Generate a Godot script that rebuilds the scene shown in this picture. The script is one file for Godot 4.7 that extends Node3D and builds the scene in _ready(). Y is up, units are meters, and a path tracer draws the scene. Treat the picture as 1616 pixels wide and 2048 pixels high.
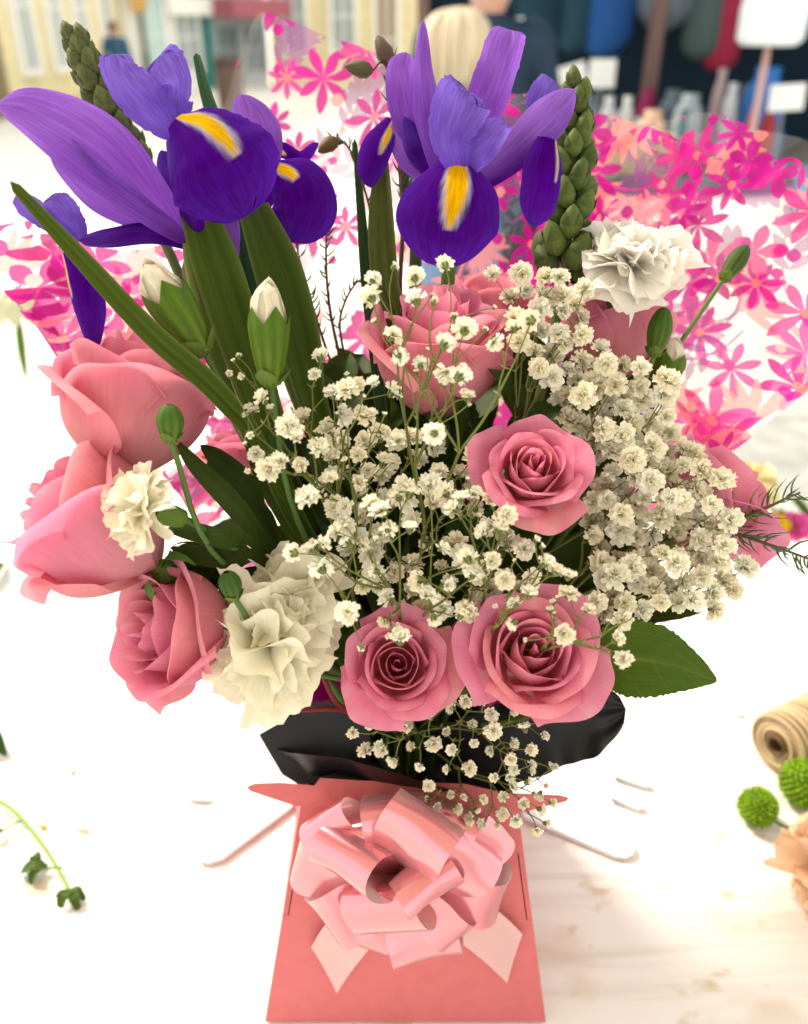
extends Node3D
# A bouquet in a pink gift box on a white market table, seen from just above.

const FOCAL := 1704.0            # focal length in pixels of the 1616 x 2048 photograph
const TABLE_Y := 0.80
const EYE := Vector3(0.0, 1.42, 0.0)
const PITCH := -29.5
var view := Transform3D()        # where the photographer stood
var rng := RandomNumberGenerator.new()
var M := {}
var taken := {}
var NECK := Vector3(0.002, 0.985, -0.458)

# ------------------------------------------------------------------ helpers
func at(x: float, y: float, d: float) -> Vector3:
	return view * Vector3((x - 808.0) / FOCAL * d, -(y - 1024.0) / FOCAL * d, -d)

func meet(x: float, y: float, p: Vector3, n: Vector3) -> Vector3:
	var dir := (at(x, y, 1.0) - EYE).normalized()
	return EYE + dir * ((p - EYE).dot(n) / dir.dot(n))

func on_level(x: float, y: float, level: float) -> Vector3:
	return meet(x, y, Vector3(0, level, 0), Vector3.UP)

func cam_dir(r: float, u: float, t: float) -> Vector3:
	return (view.basis * Vector3(r, u, t)).normalized()

func rf(a: float, b: float) -> float:
	return rng.randf_range(a, b)

func numbered(called: String) -> String:
	var n: int = taken.get(called, 0)
	taken[called] = n + 1
	return called if n == 0 else "%s_%03d" % [called, n]

func tag(o: Node, label: String, category: String, group := "", kind := "") -> void:
	o.set_meta("label", label)
	if category: o.set_meta("category", category)
	if group: o.set_meta("group", group)
	if kind: o.set_meta("kind", kind)

func thing(called: String, where: Vector3, label: String, category: String, group := "") -> Node3D:
	var o := Node3D.new()
	o.name = numbered(called)
	add_child(o)
	o.position = where
	tag(o, label, category, group)
	return o

func part(called: String, mesh: Mesh, m: Material, parent: Node3D) -> MeshInstance3D:
	var o := MeshInstance3D.new()
	o.name = called
	o.mesh = mesh
	o.material_override = m
	parent.add_child(o, true)
	return o

func solo(called: String, mesh: Mesh, m: Material, where: Vector3, label: String, category: String, group := "", kind := "") -> MeshInstance3D:
	var o := MeshInstance3D.new()
	o.name = numbered(called)
	o.mesh = mesh
	o.material_override = m
	add_child(o)
	o.position = where
	tag(o, label, category, group, kind)
	return o

# collects geometry for one mesh; grids, tubes, prisms
class Build:
	var v := PackedVector3Array()
	var n := PackedVector3Array()
	var t := PackedVector2Array()
	var c := PackedColorArray()
	var ix := PackedInt32Array()
	var off := Vector3.ZERO

	func grid(pts: PackedVector3Array, nu: int, nv: int, cols: PackedColorArray, us := 1.0, vs := 1.0, ring := false) -> void:
		# pts[j * nu + i]; the normal is along du x dv
		var b := v.size()
		for j in nv:
			for i in nu:
				var i0 := maxi(i - 1, 0)
				var i1 := mini(i + 1, nu - 1)
				if ring and (i == 0 or i == nu - 1):
					i0 = nu - 2
					i1 = 1
				var du := pts[j * nu + i1] - pts[j * nu + i0]
				var dv := pts[mini(j + 1, nv - 1) * nu + i] - pts[maxi(j - 1, 0) * nu + i]
				if du.length_squared() < 1e-16:
					var jj := clampi(j, 1, nv - 2)
					du = pts[jj * nu + i1] - pts[jj * nu + i0]
				var nn := du.cross(dv)
				v.append(pts[j * nu + i] - off)
				n.append(nn.normalized() if nn.length_squared() > 1e-24 else Vector3.UP)
				t.append(Vector2(us * i / (nu - 1.0), vs * j / (nv - 1.0)))
				c.append(cols[j * nu + i] if cols.size() > 1 else (cols[0] if cols.size() else Color.WHITE))
		for j in nv - 1:
			for i in nu - 1:
				var p := b + j * nu + i
				ix.append_array([p, p + nu + 1, p + 1, p, p + nu, p + nu + 1])

	func tube(p: PackedVector3Array, r: PackedFloat32Array, sides := 6, col := Color.WHITE, cap := true) -> void:
		var q := PackedVector3Array()
		var nu := sides + 1
		var side := Vector3.ZERO
		for j in p.size():
			var tan := (p[mini(j + 1, p.size() - 1)] - p[maxi(j - 1, 0)]).normalized()
			if side == Vector3.ZERO:
				side = tan.cross(Vector3(0.31, 0.87, 0.38)).normalized()
			side = (side - tan * side.dot(tan)).normalized()
			var up := tan.cross(side)
			for i in nu:
				var a := TAU * i / sides
				q.append(p[j] + (side * cos(a) + up * sin(a)) * r[j])
		grid(q, nu, p.size(), PackedColorArray([col]), 1.0, 1.0, true)
		if cap:
			for e in [0, p.size() - 1]:
				var b := v.size()
				var tan2 := (p[e] - p[1 if e == 0 else e - 1]).normalized()
				v.append(p[e] - off)
				n.append(tan2)
				t.append(Vector2.ZERO)
				c.append(col)
				for i in nu:
					v.append(q[e * nu + i] - off)
					n.append(tan2)
					t.append(Vector2.ZERO)
					c.append(col)
				for i in sides:
					if e == 0: ix.append_array([b, b + 1 + i, b + 2 + i])
					else: ix.append_array([b, b + 2 + i, b + 1 + i])

	func face(p: PackedVector3Array, nn: Vector3, col := Color.WHITE, uv := PackedVector2Array()) -> void:
		# a flat convex polygon, counter-clockwise seen from nn
		var b := v.size()
		for k in p.size():
			v.append(p[k] - off)
			n.append(nn)
			t.append(uv[k] if uv.size() else Vector2(p[k].x + p[k].z * 0.37, p[k].y + p[k].z * 0.71))
			c.append(col)
		for k in range(1, p.size() - 1):
			ix.append_array([b, b + k + 1, b + k])

	func box(x: Transform3D, s: Vector3, col := Color.WHITE) -> void:
		var h := s * 0.5
		for a in 3:
			for sg in [-1.0, 1.0]:
				var nl := Vector3.ZERO
				nl[a] = sg
				var u := Vector3.ZERO
				u[(a + 1) % 3] = h[(a + 1) % 3]
				var w := Vector3.ZERO
				w[(a + 2) % 3] = h[(a + 2) % 3] * sg
				var o := nl * h[a]
				face(PackedVector3Array([x * (o - u - w), x * (o + u - w), x * (o + u + w), x * (o - u + w)]), (x.basis * nl).normalized(), col)

	func slab(poly: PackedVector3Array, nn: Vector3, thick: float, col := Color.WHITE) -> void:
		# a flat outline (any shape) with its front on poly, its back thick behind
		var ax := (poly[1] - poly[0]).normalized()
		var ay := nn.cross(ax).normalized()
		var flat := PackedVector2Array()
		for p in poly:
			flat.append(Vector2((p - poly[0]).dot(ax), (p - poly[0]).dot(ay)))
		var tri := Geometry2D.triangulate_polygon(flat)
		var ccw := not Geometry2D.is_polygon_clockwise(flat)
		for sgn in [1.0, -1.0]:
			var b := v.size()
			for k in poly.size():
				v.append(poly[k] - off - (nn * thick if sgn < 0 else Vector3.ZERO))
				n.append(nn * sgn)
				t.append(flat[k] * 4.0)
				c.append(col)
			for k in range(0, tri.size(), 3):
				var p0 := tri[k]
				var p1 := tri[k + 1]
				var p2 := tri[k + 2]
				var pos: bool = (flat[p1] - flat[p0]).cross(flat[p2] - flat[p0]) > 0
				if pos == (sgn > 0): ix.append_array([b + p0, b + p2, b + p1])
				else: ix.append_array([b + p0, b + p1, b + p2])
		for k in poly.size():
			var p := poly[k]
			var q := poly[(k + 1) % poly.size()]
			var en := (q - p).cross(nn).normalized() * (1.0 if ccw else -1.0)
			var back := nn * thick
			if ccw: face(PackedVector3Array([p, p - back, q - back, q]), en, col)
			else: face(PackedVector3Array([q, q - back, p - back, p]), en, col)

	func lathe(base: Vector3, axis: Vector3, prof: Array, sides: int, col := Color.WHITE, wob := 0.0, lobes := 5) -> void:
		# prof: [[radius, height], ...] from the bottom up
		var sx := axis.cross(Vector3(0.23, 0.31, 0.92)).normalized()
		var sy := axis.cross(sx)
		var q := PackedVector3Array()
		for j in prof.size():
			for i in sides + 1:
				var a := TAU * i / sides
				var r: float = prof[j][0] * (1.0 + wob * sin(a * lobes + j * 0.7))
				q.append(base + axis * prof[j][1] + (sx * cos(a) + sy * sin(a)) * r)
		grid(q, sides + 1, prof.size(), PackedColorArray([col]), 1.0, 1.0, true)

	func mesh() -> ArrayMesh:
		var a := []
		a.resize(Mesh.ARRAY_MAX)
		a[Mesh.ARRAY_VERTEX] = v
		a[Mesh.ARRAY_NORMAL] = n
		a[Mesh.ARRAY_TEX_UV] = t
		a[Mesh.ARRAY_COLOR] = c
		a[Mesh.ARRAY_INDEX] = ix
		var m := ArrayMesh.new()
		m.add_surface_from_arrays(Mesh.PRIMITIVE_TRIANGLES, a)
		return m

func catmull(p: Array, s: float):
	# p of floats or vectors, s in 0..1
	var f := s * (p.size() - 1)
	var k := mini(int(f), p.size() - 2)
	var w := f - k
	var a = p[maxi(k - 1, 0)]
	var b = p[k]
	var c = p[k + 1]
	var d = p[mini(k + 2, p.size() - 1)]
	if k == 0: a = b * 2.0 - c
	if k + 2 > p.size() - 1: d = c * 2.0 - b
	return (b * 2.0 + (c - a) * w + (a * 2.0 - b * 5.0 + c * 4.0 - d) * w * w + (b * 3.0 - a - c * 3.0 + d) * w * w * w) * 0.5

func path(p: Array, n: int) -> PackedVector3Array:
	var q := PackedVector3Array()
	for j in n + 1:
		q.append(catmull(p, float(j) / n))
	return q

func taper(n: int, a: float, b: float) -> PackedFloat32Array:
	var q := PackedFloat32Array()
	for j in n:
		q.append(lerpf(a, b, j / maxf(n - 1.0, 1.0)))
	return q

# A petal or leaf: a sheet along a bent midline. ctrl: [[x, y, depth, half width in pixels, turn in degrees], ...]
func sheet(b: Build, ctrl: Array, o: Dictionary, color: Callable) -> void:
	var P := []
	var W := []
	var R := []
	for c in ctrl:
		P.append(at(c[0], c[1], c[2]))
		W.append(c[3] / FOCAL * c[2])
		R.append(deg_to_rad(c[4] if c.size() > 4 else 0.0))
	sheet3(b, P, W, R, o, color)

func sheet3(b: Build, P: Array, W: Array, R: Array, o: Dictionary, color: Callable, toward := Vector3.ZERO) -> void:
	var nu: int = o.get("nu", 15)
	var nv: int = o.get("nv", 24)
	var cup: float = o.get("cup", 0.0)
	var cupn: float = o.get("cupn", 2.0)
	var ruf: float = o.get("ruffle", 0.0)
	var rn: float = o.get("waves", 9.0)
	var ser: float = o.get("serrate", 0.0)
	var sn: float = o.get("teeth", 24.0)
	var tip: float = o.get("tip", 0.7)
	var ph: float = o.get("phase", 0.0)
	var crease: float = o.get("crease", 0.0)
	var V := view.basis.z if toward == Vector3.ZERO else toward
	var q := PackedVector3Array()
	var cols := PackedColorArray()
	for j in nv:
		var s := j / (nv - 1.0)
		var ctr: Vector3 = catmull(P, s)
		var tan: Vector3 = (catmull(P, minf(s + 0.01, 1.0)) - catmull(P, maxf(s - 0.01, 0.0))).normalized()
		var hw: float = maxf(catmull(W, s), 0.0003)
		if s > tip: hw *= sqrt(maxf(0.0, 1.0 - pow((s - tip) / (1.0 - tip), 2.0)))
		var side := tan.cross(V).normalized()
		side = side.rotated(tan, catmull(R, s))
		var nn := side.cross(tan).normalized()
		for i in nu:
			var u := i / (nu - 1.0) * 2.0 - 1.0
			var au := absf(u)
			var edge := 1.0
			if ser > 0.0: edge = 1.0 - ser * (0.5 + 0.5 * sin(s * sn * TAU + 1.7 * sin(s * 31.0))) * au
			var lift := cup * hw * pow(au, cupn) + crease * hw * (1.0 - minf(1.0, au * 4.0))
			lift += ruf * hw * au * au * (sin(s * rn + ph + (1.3 if u > 0 else 0.0)) + 0.5 * sin(s * rn * 2.3 + ph * 2.0 + u * 3.0))
			var along := 0.0
			if ruf > 0.0 and s > 0.75: lift += ruf * hw * (s - 0.75) * 4.0 * sin(u * rn * 0.6 + ph)
			if o.has("fringe") and s > 0.85: along = o.fringe * hw * (s - 0.85) / 0.15 * (sin(u * 17.0 + ph * 5.0 + 2.0 * sin(u * 41.0)) + 0.6 * sin(u * 37.0 + ph))
			q.append(ctr + side * (u * hw * edge) + nn * lift + tan * along)
			cols.append(color.call(u, s))
	b.grid(q, nu, nv, cols)

func plain(c: Color) -> Callable:
	return func(_u, _v): return c

# ------------------------------------------------------------------ build
func _ready() -> void:
	rng.seed = 20240
	view = Transform3D(Basis().rotated(Vector3.RIGHT, deg_to_rad(PITCH)), EYE)
	var cam := Camera3D.new()
	cam.name = "camera"
	cam.transform = view
	var lens := CameraAttributesPhysical.new()
	lens.frustum_focal_length = 24.0
	lens.frustum_focus_distance = 0.47
	lens.exposure_aperture = 3.9
	lens.frustum_far = 300.0
	lens.frustum_near = 0.02
	cam.attributes = lens
	cam.fov = rad_to_deg(2.0 * atan(1024.0 / FOCAL))
	cam.near = 0.02
	cam.far = 300.0
	cam.current = true
	add_child(cam)
	var sky := ProceduralSkyMaterial.new()
	sky.sky_top_color = Color(0.95, 0.945, 0.925)
	sky.sky_horizon_color = Color(0.99, 0.97, 0.92)
	sky.ground_bottom_color = Color(0.6, 0.6, 0.58)
	sky.ground_horizon_color = Color(0.9, 0.9, 0.88)
	sky.sky_energy_multiplier = 0.75
	var env := Environment.new()
	env.background_mode = Environment.BG_SKY
	env.sky = Sky.new()
	env.sky.sky_material = sky
	env.tonemap_mode = Environment.TONE_MAPPER_LINEAR
	env.tonemap_exposure = 4.0
	env.sdfgi_enabled = true
	env.ssao_enabled = true
	env.ssil_enabled = true
	var we := WorldEnvironment.new()
	we.name = "world_environment"
	we.environment = env
	add_child(we)
	var sun := DirectionalLight3D.new()
	sun.name = "sun"
	sun.light_energy = 0.5
	sun.light_angular_distance = 14.0
	sun.light_color = Color(1.0, 0.95, 0.86)
	sun.shadow_enabled = true
	add_child(sun)
	sun.look_at_from_position(Vector3(-1.15, 1.5, -0.95), Vector3.ZERO)
	make_materials()
	setting()
	street()
	market_stall()
	added_canopy()
	gift_box()
	card_blanks()
	liner()
	film()
	bouquet()
	scraps()

# ------------------------------------------------------------------ materials
func srgb(r: float, g: float, b: float) -> Color:
	return Color(r, g, b).linear_to_srgb()

func mat(c: Color, rough := 0.6, spec := 0.4) -> StandardMaterial3D:
	# c is a linear base colour
	var m := StandardMaterial3D.new()
	m.albedo_color = c.linear_to_srgb()
	m.roughness = rough
	m.metallic_specular = spec
	m.cull_mode = BaseMaterial3D.CULL_DISABLED
	return m

func petal_mat(tex: Texture2D, rough: float, spec: float, through: float, bump := 0.0) -> StandardMaterial3D:
	var m := mat(Color.WHITE, rough, spec)
	m.vertex_color_use_as_albedo = true
	m.albedo_texture = tex
	if through > 0.0:
		m.backlight_enabled = true
		m.backlight = Color(through, through, through).linear_to_srgb()
	if bump > 0.0:
		m.heightmap_enabled = true
		m.heightmap_scale = bump
		m.heightmap_texture = tex
	return m

func vein_texture(w: int, h: int, low: float, fine: float, seed_: int, spread := 0.0) -> ImageTexture:
	# streaks that run along the petal, fanning out a little
	var im := Image.create(w, h, false, Image.FORMAT_RGB8)
	var nz := FastNoiseLite.new()
	nz.seed = seed_
	nz.frequency = 1.0
	nz.fractal_octaves = 3
	for y in h:
		var s := float(y) / h
		for x in w:
			var u := (float(x) / w - 0.5) / (0.55 + spread * s)
			var k := nz.get_noise_2d(u * fine, s * 2.2) * 0.5 + 0.5
			var k2 := nz.get_noise_2d(u * fine * 0.22 + 40.0, s * 3.0 + 9.0) * 0.5 + 0.5
			var val := lerpf(low, 1.0, clampf(k * 0.65 + k2 * 0.45, 0.0, 1.0))
			im.set_pixel(x, y, Color(val, val, val))
	return ImageTexture.create_from_image(im)

func mottle(w: int, h: int, c0: Color, c1: Color, freq: float, seed_: int, stretch := 1.0) -> ImageTexture:
	var im := Image.create(w, h, false, Image.FORMAT_RGB8)
	var nz := FastNoiseLite.new()
	nz.seed = seed_
	nz.frequency = freq
	nz.fractal_octaves = 5
	for y in h:
		for x in w:
			var k := clampf(nz.get_noise_2d(x, y * stretch) * 0.9 + 0.5, 0.0, 1.0)
			im.set_pixel(x, y, c0.lerp(c1, k))
	return ImageTexture.create_from_image(im)

# the film's print: magenta flowers, coral fans, lilac leaf sprigs, dots and fine stalks
var ink: Image
func blob(cx: float, cy: float, len: float, wid: float, ang: float, c: Color, sharp := 1.0) -> void:
	# a petal that starts at (cx, cy) and points along ang
	var n := ink.get_width()
	var dx := cos(ang)
	var dy := sin(ang)
	var mx := cx + dx * len * 0.5
	var my := cy + dy * len * 0.5
	var r := len * 0.5 + wid + 1.0
	for y in range(int(my - r), int(my + r) + 1):
		for x in range(int(mx - r), int(mx + r) + 1):
			var px := x - cx
			var py := y - cy
			var s := (px * dx + py * dy) / len
			if s < 0.0 or s > 1.0: continue
			var w := absf(-px * dy + py * dx)
			if w < wid * pow(sin(PI * pow(s, sharp)), 0.7):
				ink.set_pixel(posmod(x, n), posmod(y, n), c)

func stroke(x0: float, y0: float, x1: float, y1: float, w: float, c: Color, bend := 0.0) -> void:
	var n := ink.get_width()
	var steps := int(Vector2(x1 - x0, y1 - y0).length())
	var ox := -(y1 - y0) * bend
	var oy := (x1 - x0) * bend
	for k in steps + 1:
		var s := float(k) / maxi(steps, 1)
		var bx := lerpf(x0, x1, s) + ox * 4.0 * s * (1.0 - s)
		var by := lerpf(y0, y1, s) + oy * 4.0 * s * (1.0 - s)
		for y in range(int(by - w), int(by + w) + 1):
			for x in range(int(bx - w), int(bx + w) + 1):
				ink.set_pixel(posmod(x, n), posmod(y, n), c)

func film_print() -> ImageTexture:
	var n := 1280
	ink = Image.create(n, n, false, Image.FORMAT_RGBA8)
	ink.fill(Color(0.9, 0.2, 0.6, 0.0))
	var mag := Color(0.78, 0.03, 0.58, 0.90)
	var hot := Color(0.90, 0.14, 0.60, 0.82)
	var coral := Color(0.98, 0.60, 0.60, 0.70)
	var lilac := Color(0.62, 0.32, 0.62, 0.55)
	var g := RandomNumberGenerator.new()
	g.seed = 77
	for k in 34:                                   # leaf sprigs
		var x := g.randf() * n
		var y := g.randf() * n
		var a := g.randf() * TAU
		var l := g.randf_range(120, 190)
		stroke(x, y, x + cos(a) * l, y + sin(a) * l, 1.6, lilac, 0.08)
		for j in 5:
			var s := 0.25 + 0.17 * j
			for sg in [-1.0, 1.0]:
				blob(x + cos(a) * l * s, y + sin(a) * l * s, g.randf_range(44, 66), g.randf_range(8, 12), a + sg * 0.8, lilac)
	for k in 30:                                   # coral fans
		var x := g.randf() * n
		var y := g.randf() * n
		var a := g.randf() * TAU
		for j in 7:
			blob(x, y, g.randf_range(66, 88), 9.5, a + (j - 3) * 0.42, coral, 0.8)
		blob(x - cos(a) * 16, y - sin(a) * 16, 40, 13, a, coral)
		stroke(x, y, x - cos(a) * 70, y - sin(a) * 70, 2.2, lilac, 0.12)
	for k in 140:                                   # magenta flowers
		var x := g.randf() * n
		var y := g.randf() * n
		var a := g.randf() * TAU
		var c := mag if k % 3 else hot
		var big := g.randf_range(0.75, 1.25)
		var m := 5 if k % 4 == 0 else 7
		for j in m:
			blob(x, y, 58 * big * g.randf_range(0.85, 1.1), (15 if m == 5 else 9.0) * big, a + TAU * j / m, c, 1.35)
		if k % 2: blob(x - 9, y, 18, 9, 0.0, Color(1.0, 0.5, 0.5, 0.9))
	for k in 130:                                   # dots
		var r := g.randf_range(8, 15)
		blob(g.randf() * n, g.randf() * n, r * 2.0, r, 0.0, mag if k % 2 else coral)
	for k in 16:                                   # stalks
		var x := g.randf() * n
		var y := g.randf() * n
		var a := g.randf() * TAU
		stroke(x, y, x + cos(a) * 150, y + sin(a) * 150, 1.3, hot, g.randf_range(-0.3, 0.3))
	return ImageTexture.create_from_image(ink)

func make_materials() -> void:
	var fine := vein_texture(256, 256, 0.92, 46.0, 3, 0.45)
	var bold := vein_texture(256, 256, 0.66, 44.0, 5, 0.6)
	var leafy := vein_texture(192, 192, 0.72, 30.0, 9, 0.0)
	M.rose = petal_mat(fine, 0.6, 0.3, 0.95, 0.008)
	M.iris = petal_mat(bold, 0.85, 0.12, 0.7, 0.02)
	M.white = petal_mat(fine, 0.75, 0.2, 0.75)
	M.floret = []
	for tone in [Color(1, 1, 1), Color(1.0, 0.99, 0.96), Color(0.99, 0.975, 0.94), Color(1, 1, 0.985)]:      # fresh, cream and slightly browned florets
		var fm := petal_mat(null, 0.75, 0.2, 0.55)
		fm.albedo_color = tone
		M.floret.append(fm)
	M.leaf = petal_mat(leafy, 0.55, 0.28, 0.45, 0.03)
	M.green = petal_mat(leafy, 0.6, 0.28, 0.0)
	M.stem = petal_mat(null, 0.6, 0.3, 0.0)
	M.film = StandardMaterial3D.new()
	M.film.transparency = BaseMaterial3D.TRANSPARENCY_ALPHA
	M.film.albedo_color = Color(1, 1, 1, 0.03)
	M.film.roughness = 0.04
	M.film.cull_mode = BaseMaterial3D.CULL_DISABLED
	M.print = mat(Color.WHITE, 0.4, 0.4)
	M.print.albedo_texture = film_print()
	M.print.transparency = BaseMaterial3D.TRANSPARENCY_ALPHA
	M.print.backlight_enabled = true
	M.print.backlight = Color(1, 1, 1)
	M.black = mat(Color(0.006, 0.006, 0.007), 0.42, 0.35)
	var card := mottle(128, 128, Color(0.97, 0.96, 0.96), Color(1, 1, 1), 0.12, 21)
	M.pink_card = mat(Color(0.54, 0.142, 0.150), 0.65, 0.3)
	M.pink_card.albedo_texture = card
	M.white_card = mat(Color(0.80, 0.83, 0.86), 0.6, 0.35)
	M.white_card.albedo_texture = card
	M.ribbon = mat(Color(0.80, 0.27, 0.34), 0.2, 0.7)
	M.ribbon.metallic = 0.7
	M.ribbon.clearcoat_enabled = true
	M.ribbon.clearcoat = 1.0
	M.ribbon.clearcoat_roughness = 0.16
	M.ribbon.backlight_enabled = true
	M.ribbon.backlight = srgb(0.45, 0.36, 0.36)
	M.ribbon.anisotropy_enabled = true
	M.ribbon.anisotropy = 0.6
	M.tail = mat(Color(0.66, 0.42, 0.43), 0.35, 0.5)
	M.tail.backlight_enabled = true
	M.tail.backlight = srgb(0.4, 0.4, 0.4)
	# white-painted table top: scuffs, ochre stains and faint grain
	var im := Image.create(768, 768, false, Image.FORMAT_RGB8)
	var nz := FastNoiseLite.new()
	nz.seed = 4
	nz.fractal_octaves = 4
	nz.frequency = 0.006
	for y in 768:
		for x in 768:
			var grain := nz.get_noise_2d(x * 0.6, y * 9.0)
			var worn := clampf(nz.get_noise_2d(x * 1.4 + 500.0, y * 2.2 + 90.0) * 2.2 - 0.45, 0.0, 1.0)
			var stain := clampf(nz.get_noise_2d(x * 3.0 + 900.0, y * 5.0 + 30.0) * 3.0 - 1.15, 0.0, 1.0)
			var c := Color(0.885, 0.88, 0.872).lerp(Color(0.82, 0.81, 0.79), clampf(grain * 1.6, 0.0, 1.0))
			c = c.lerp(Color(0.80, 0.75, 0.69), worn * 0.7)
			c = c.lerp(Color(0.70, 0.62, 0.46), stain * 0.6)
			im.set_pixel(x, y, c)
	M.table = mat(Color.WHITE, 0.55, 0.35)
	M.table.albedo_texture = ImageTexture.create_from_image(im)
	M.table.uv1_triplanar = true
	M.table.uv1_scale = Vector3(1.1, 1.1, 1.1)
	M.paving = mat(Color.WHITE, 0.8, 0.3)
	M.paving.albedo_texture = mottle(512, 512, Color(0.80, 0.79, 0.75), Color(0.92, 0.91, 0.88), 0.02, 8)
	M.paving.uv1_triplanar = true
	M.paving.uv1_scale = Vector3(0.5, 0.5, 0.5)
	var stone := mottle(256, 256, Color(0.86, 0.83, 0.74), Color(1, 0.99, 0.93), 0.03, 12)
	M.cream_stone = mat(Color(0.80, 0.74, 0.55), 0.85, 0.2)
	M.grey_stone = mat(Color(0.26, 0.225, 0.165), 0.9, 0.2)
	for m in [M.cream_stone, M.grey_stone]:
		m.albedo_texture = stone
		m.uv1_triplanar = true
		m.uv1_scale = Vector3(0.7, 0.7, 0.7)
	M.felt = mat(Color(0.013, 0.027, 0.047), 0.9, 0.2)

func paint(r: float, g: float, b: float, rough := 0.6) -> StandardMaterial3D:
	return mat(Color(r, g, b), rough, 0.4)

# ------------------------------------------------------------------ flowers
func stem_to_neck(head: Vector3, dir: Vector3, r: float, spread := 0.030) -> Array:
	# from a flower's base down through the neck of the box into its water bag
	var k := NECK + Vector3(rf(-spread, spread), rf(-0.01, 0.02), rf(-spread, spread))
	var low := Vector3(NECK.x + rf(-0.04, 0.04), TABLE_Y + 0.03, NECK.z + rf(-0.04, 0.04))
	var L := (head - k).length()
	return [path([head, head + dir * L * 0.13 + (k - head) * 0.14, head.lerp(k, 0.62) + dir * L * 0.03, k, low], 22), r]

func leaf_blade(b: Build, base: Vector3, dir: Vector3, len: float, wid: float, col: Color, droop := 0.3) -> void:
	var upv := Vector3.UP if absf(dir.y) < 0.9 else Vector3.RIGHT
	var sag := -upv * droop * len
	var P := [base, base + dir * len * 0.35 - sag * 0.12, base + dir * len * 0.7 + sag * 0.1, base + dir * len + sag * 0.5]
	sheet3(b, P, [wid * 0.35, wid * 0.95, wid * 0.8, wid * 0.1], [0.0, 0.05, 0.1, 0.0], {"nu": 9, "nv": 20, "cup": 0.35, "cupn": 1.3, "serrate": 0.09, "teeth": 16.0, "tip": 0.86, "ruffle": 0.05}, plain(col), (upv + view.basis.z * 0.4).normalized())

func rose_petal(i: int, n: int, g: RandomNumberGenerator, open: float, tint: Color, wide: float) -> ArrayMesh:
	var t := i / (n - 1.0)
	var th := i * 2.39996 + g.randf_range(-0.2, 0.2)
	var Rc := lerpf(0.07, 0.92, pow(t, 0.8))
	var W := lerpf(2.1, wide, pow(t, 0.55))
	var Ht := 1.22 - 0.10 * t - (0.24 * maxf(0.0, t - 0.7) / 0.3) * (0.6 + 0.4 * open) + g.randf_range(-0.035, 0.035)
	if t < 0.2: Ht += 0.03
	var flare := lerpf(-0.34, -0.02, clampf(t * 1.5, 0.0, 1.0)) + open * 0.55 * maxf(0.0, t - 0.42) / 0.58
	var curl := (0.25 + 0.75 * t) * g.randf_range(0.8, 1.5) * (1.15 if wide > 1.2 else 0.7 + open * 0.5)
	var wob := g.randf_range(0.0, TAU)
	var point := g.randf_range(0.2, 1.0) * clampf((t - 0.3) * 2.0, 0.0, 1.0)
	var lean := g.randf_range(-0.12, 0.12)
	var nu := 21
	var nv := 22
	var q := PackedVector3Array()
	var cols := PackedColorArray()
	var shade := g.randf_range(0.92, 1.06)
	var hue := g.randf_range(0.9, 1.1)
	for j in nv:
		var v := j / (nv - 1.0)
		for k in nu:
			var u := k / (nu - 1.0) * 2.0 - 1.0
			var au := absf(u)
			var e := 1.0 - 0.30 * pow(au, 2.6) + 0.035 * point * exp(-pow(u / 0.16, 2.0)) + 0.012 * sin(u * 9.0 + wob) + lean * 0.4 * u * t
			var vv := v * e
			var r := Rc * pow(sin(minf(vv / 0.62, 1.0) * PI * 0.5), 0.75)
			if vv > 0.5: r += Rc * flare * pow((vv - 0.5) / 0.5, 2.0) * 0.9
			var z := Ht * vv
			var lip := clampf((v - 0.80) / 0.20, 0.0, 1.0)
			r += curl * lip * lip * 0.10 * (0.5 + 0.5 * t)
			z -= curl * pow(lip, 3.0) * 0.055 * (0.4 + 0.8 * t)
			var ec := pow(au, 5.0) * v * v * t
			r += ec * 0.13 * (0.6 + open)
			r += u * 0.045 * (0.4 + t) + 0.012 * t * sin(vv * 6.0 + u * 4.0 + wob)
			var wp := lerpf(0.45, 1.0, smoothstep(0.0, 0.55, v)) * (1.0 - 0.20 * pow(v, 4.0))
			var a := th + u * W * wp
			q.append(Vector3(cos(a) * r, z, -sin(a) * r))
			var c := tint * shade
			c.b *= hue
			c.g *= 2.0 - hue
			c = c.lerp(Color(0.84, 0.56, 0.46), 0.5 * pow(1.0 - v, 2.0))       # greenish-yellow claw at the foot
			c = c.lerp(Color(0.90, 0.50, 0.56), 0.45 * pow(lip, 2.0) * clampf(0.5 + 0.5 * sin(u * 13.0 + wob), 0.2, 1.0))
			var blot := sin(u * 4.3 + wob * 3.0 + v * 2.0) * sin(v * 5.1 + wob * 5.0 - u) + 0.5 * sin(u * 9.0 - wob + v * 7.0)
			c = c.lerp(Color(0.88, 0.48, 0.56), clampf(blot * 0.16, 0.0, 0.22))      # uneven pink of the bloom
			c = c.lerp(Color(0.74, 0.13, 0.29), clampf(-blot * 0.16, 0.0, 0.20))
			c.a = 1.0
			cols.append(c)
	var b := Build.new()
	b.grid(q, nu, nv, cols)
	return b.mesh()

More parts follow.
